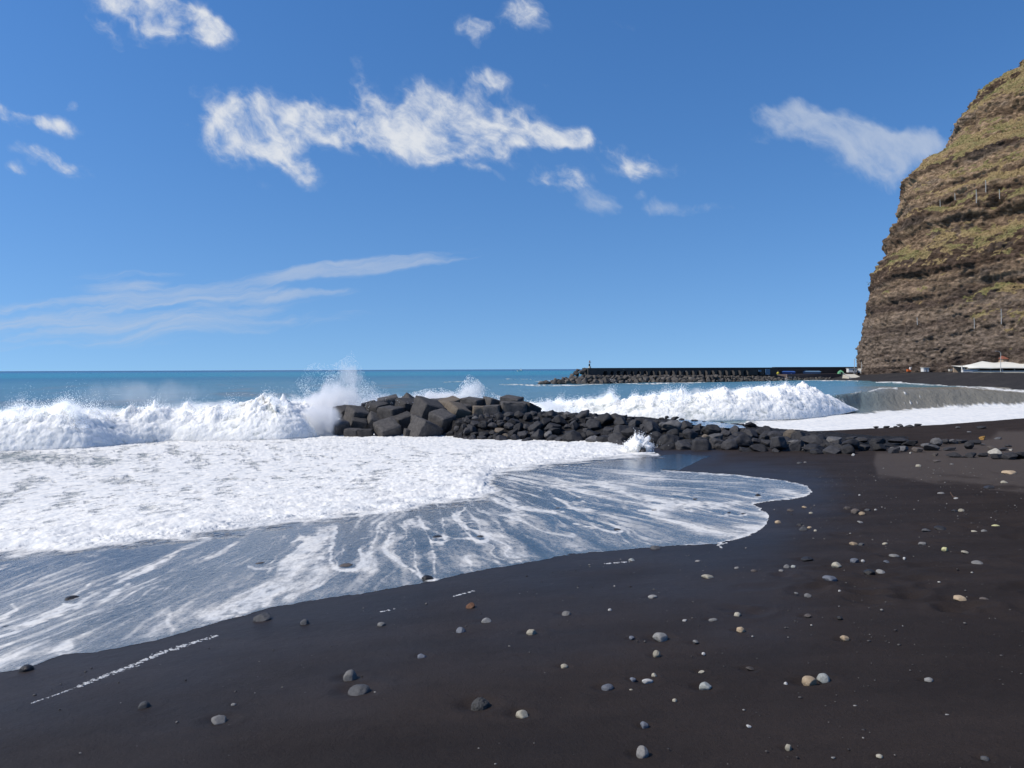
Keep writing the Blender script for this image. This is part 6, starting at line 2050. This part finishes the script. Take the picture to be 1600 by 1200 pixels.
# restaurant pavilion under white canvas
YR = 240
rp = far_thing('restaurant_pavilion', 1512, YR, -.2, 'long open beach restaurant under a white canvas canopy at the foot of the cliff', 'pavilion')
L_ = m_of(1730 - 1512, YR)
dx = L_ / 14
rot = -.30
rp.rotation_euler[2] = 0.0
eave, ridge_ = 2.05, 3.55
V_, F_ = [], []
for i in range(15):
    x = i * dx
    yb = -i * .9
    sc_ = .18 * math.sin(i * 2.3) + .1
    pk = ridge_ + (.22 if i % 2 == 0 else -.22) + .12 * math.sin(i)
    if i == 0:
        pk = eave + .15
    elif i == 1:
        pk -= .5
    for (yy_, z_) in ((-.4, eave - .42 + sc_ * .3), (0, eave + sc_ * .4), (2.2, eave + (pk - eave) * .62), (4.6, pk), (9.0, eave + .5)):
        V_.append((x, yb + yy_, z_))
for i in range(14):
    for j in range(4):
        a = i * 5 + j
        F_.append([a, a + 5, a + 6, a + 1])
cv = link('canopy', np_mesh('canopy', np.array(V_), np.array(F_)), M_CANV, rp)
md_ = cv.modifiers.new('thick', 'SOLIDIFY'); md_.thickness = .08
for i in range(0, 15, 1):
    mb = MB(); mb.bar((i * dx, -i * .9 + .2, -.8), (i * dx, -i * .9 + .2, eave), .09); mb.build('post', M_POLE if i % 2 else M_OFFW, rp)
mb = MB()
mb.poly([(0.5, 8.5, -.8), (14 * dx, 8.5 - 14 * .9, -.8), (14 * dx, 8.9 - 14 * .9, -.8), (.5, 8.9, -.8), (0.5, 8.5, 2.4), (14 * dx, 8.5 - 14 * .9, 2.4), (14 * dx, 8.9 - 14 * .9, 2.4), (.5, 8.9, 2.4)],
        [(0, 3, 2, 1), (4, 5, 6, 7), (0, 1, 5, 4), (1, 2, 6, 5), (2, 3, 7, 6), (3, 0, 4, 7)]); mb.build('back_wall', M_TANW, rp)
mb = MB()
mb.poly([(0.2, .1, -.8), (14 * dx, .1 - 14 * .9, -.8), (14 * dx, .3 - 14 * .9, -.8), (.2, .3, -.8), (0.2, .1, .95), (14 * dx, .1 - 14 * .9, .95), (14 * dx, .3 - 14 * .9, .95), (.2, .3, .95)],
        [(0, 3, 2, 1), (4, 5, 6, 7), (0, 1, 5, 4), (1, 2, 6, 5), (2, 3, 7, 6), (3, 0, 4, 7)]); mb.build('counter', M_OFFW, rp)
for i, (dx_, z_) in enumerate(((5.2, 3.2), (11.5, 3.4), (15.8, 3.5))):
    pass
o = far_thing('hut', 1571, 245, .4, 'red roofed hut behind the restaurant canopy', 'hut')
mb = MB(); mb.box((-1.6, -1.4, -1), (1.6, 1.4, 3.9)); mb.build('wall', M_TANW, o)
mb = MB(); mb.poly([(-1.9, -1.8, 3.9), (1.9, -1.8, 3.9), (1.9, 1.8, 3.9), (-1.9, 1.8, 3.9), (-1.2, 0, 5.0), (1.2, 0, 5.0)], [(0, 1, 5, 4), (1, 2, 5), (2, 3, 4, 5), (3, 0, 4), (0, 3, 2, 1)]); mb.build('roof', M_REDR, o)
mb = MB(); mb.box((-.7, -1.48, 2.2), (.3, -1.38, 3.3)); mb.build('window', M_DARKW, o)
o = far_thing('street_lamp', 1563.5, 226, .3, 'tall pale street lamp with a curved arm in front of the restaurant canopy', 'street lamp')
mb = MB(); mb.bar((0, 0, -.5), (0, 0, 5.6), .11, .07)
mb.bar((0, 0, 5.6), (-.45, 0, 6.0), .06); mb.bar((-.45, 0, 6.0), (-1.0, 0, 6.1), .05); mb.build('pole', M_POLE, o)
mb = MB(); mb.box((-1.5, -.15, 6.0), (-.9, .15, 6.16)); mb.build('lamp_head', M_GREYM, o)
# posts high on the cliff ledges
for i, (x, pt_, pb_) in enumerate(((1523, 497, 511), (1565, 483, 504), (1434, 496, 505), (1526, 296, 314), (1542, 282, 298), (1562, 296, 308), (1469, 312, 322), (1494, 302, 310))):
    d_ = ray(x, pb_)
    # first hit on the cliff sheet: nearest vertex along the view line
    pxv, pyv = to_px(C3[300:740:1].reshape(-1, 3))
    j = np.argmin((pxv - x) ** 2 + (pyv - pb_) ** 2 + np.where(nn[300:740].reshape(-1, 3) @ d_ > 0, 1e4, 0))
    p0 = C3[300:740].reshape(-1, 3)[j]
    hgt_ = (pb_ - pt_) * p0[1] / F
    o = thing('net_post', p0 + [-.3, -.3, 0], 'thin pale post on a cliff ledge, ' + ['left of the pair on the low terrace', 'right of the pair on the low terrace', 'by the low rocky spur near the nose', 'in the middle of the upper net line',
              'highest of the upper net line', 'right end of the upper net line', 'left end of the upper net line', 'second from left in the upper net line'][i], 'post', 'net posts on the cliff ledges')
    mb = MB(); mb.bar((0, 0, -.6), (-.25, -.2, hgt_), .11, .08); mb.build('post', M_POLE, o)
    mb = MB(); mb.bar((-.25, -.2, hgt_), (.9, .5, -.2), .04, k_=5); mb.build('stay_wire', M_GREYM, o)
print('far shore', time.time() - T0)
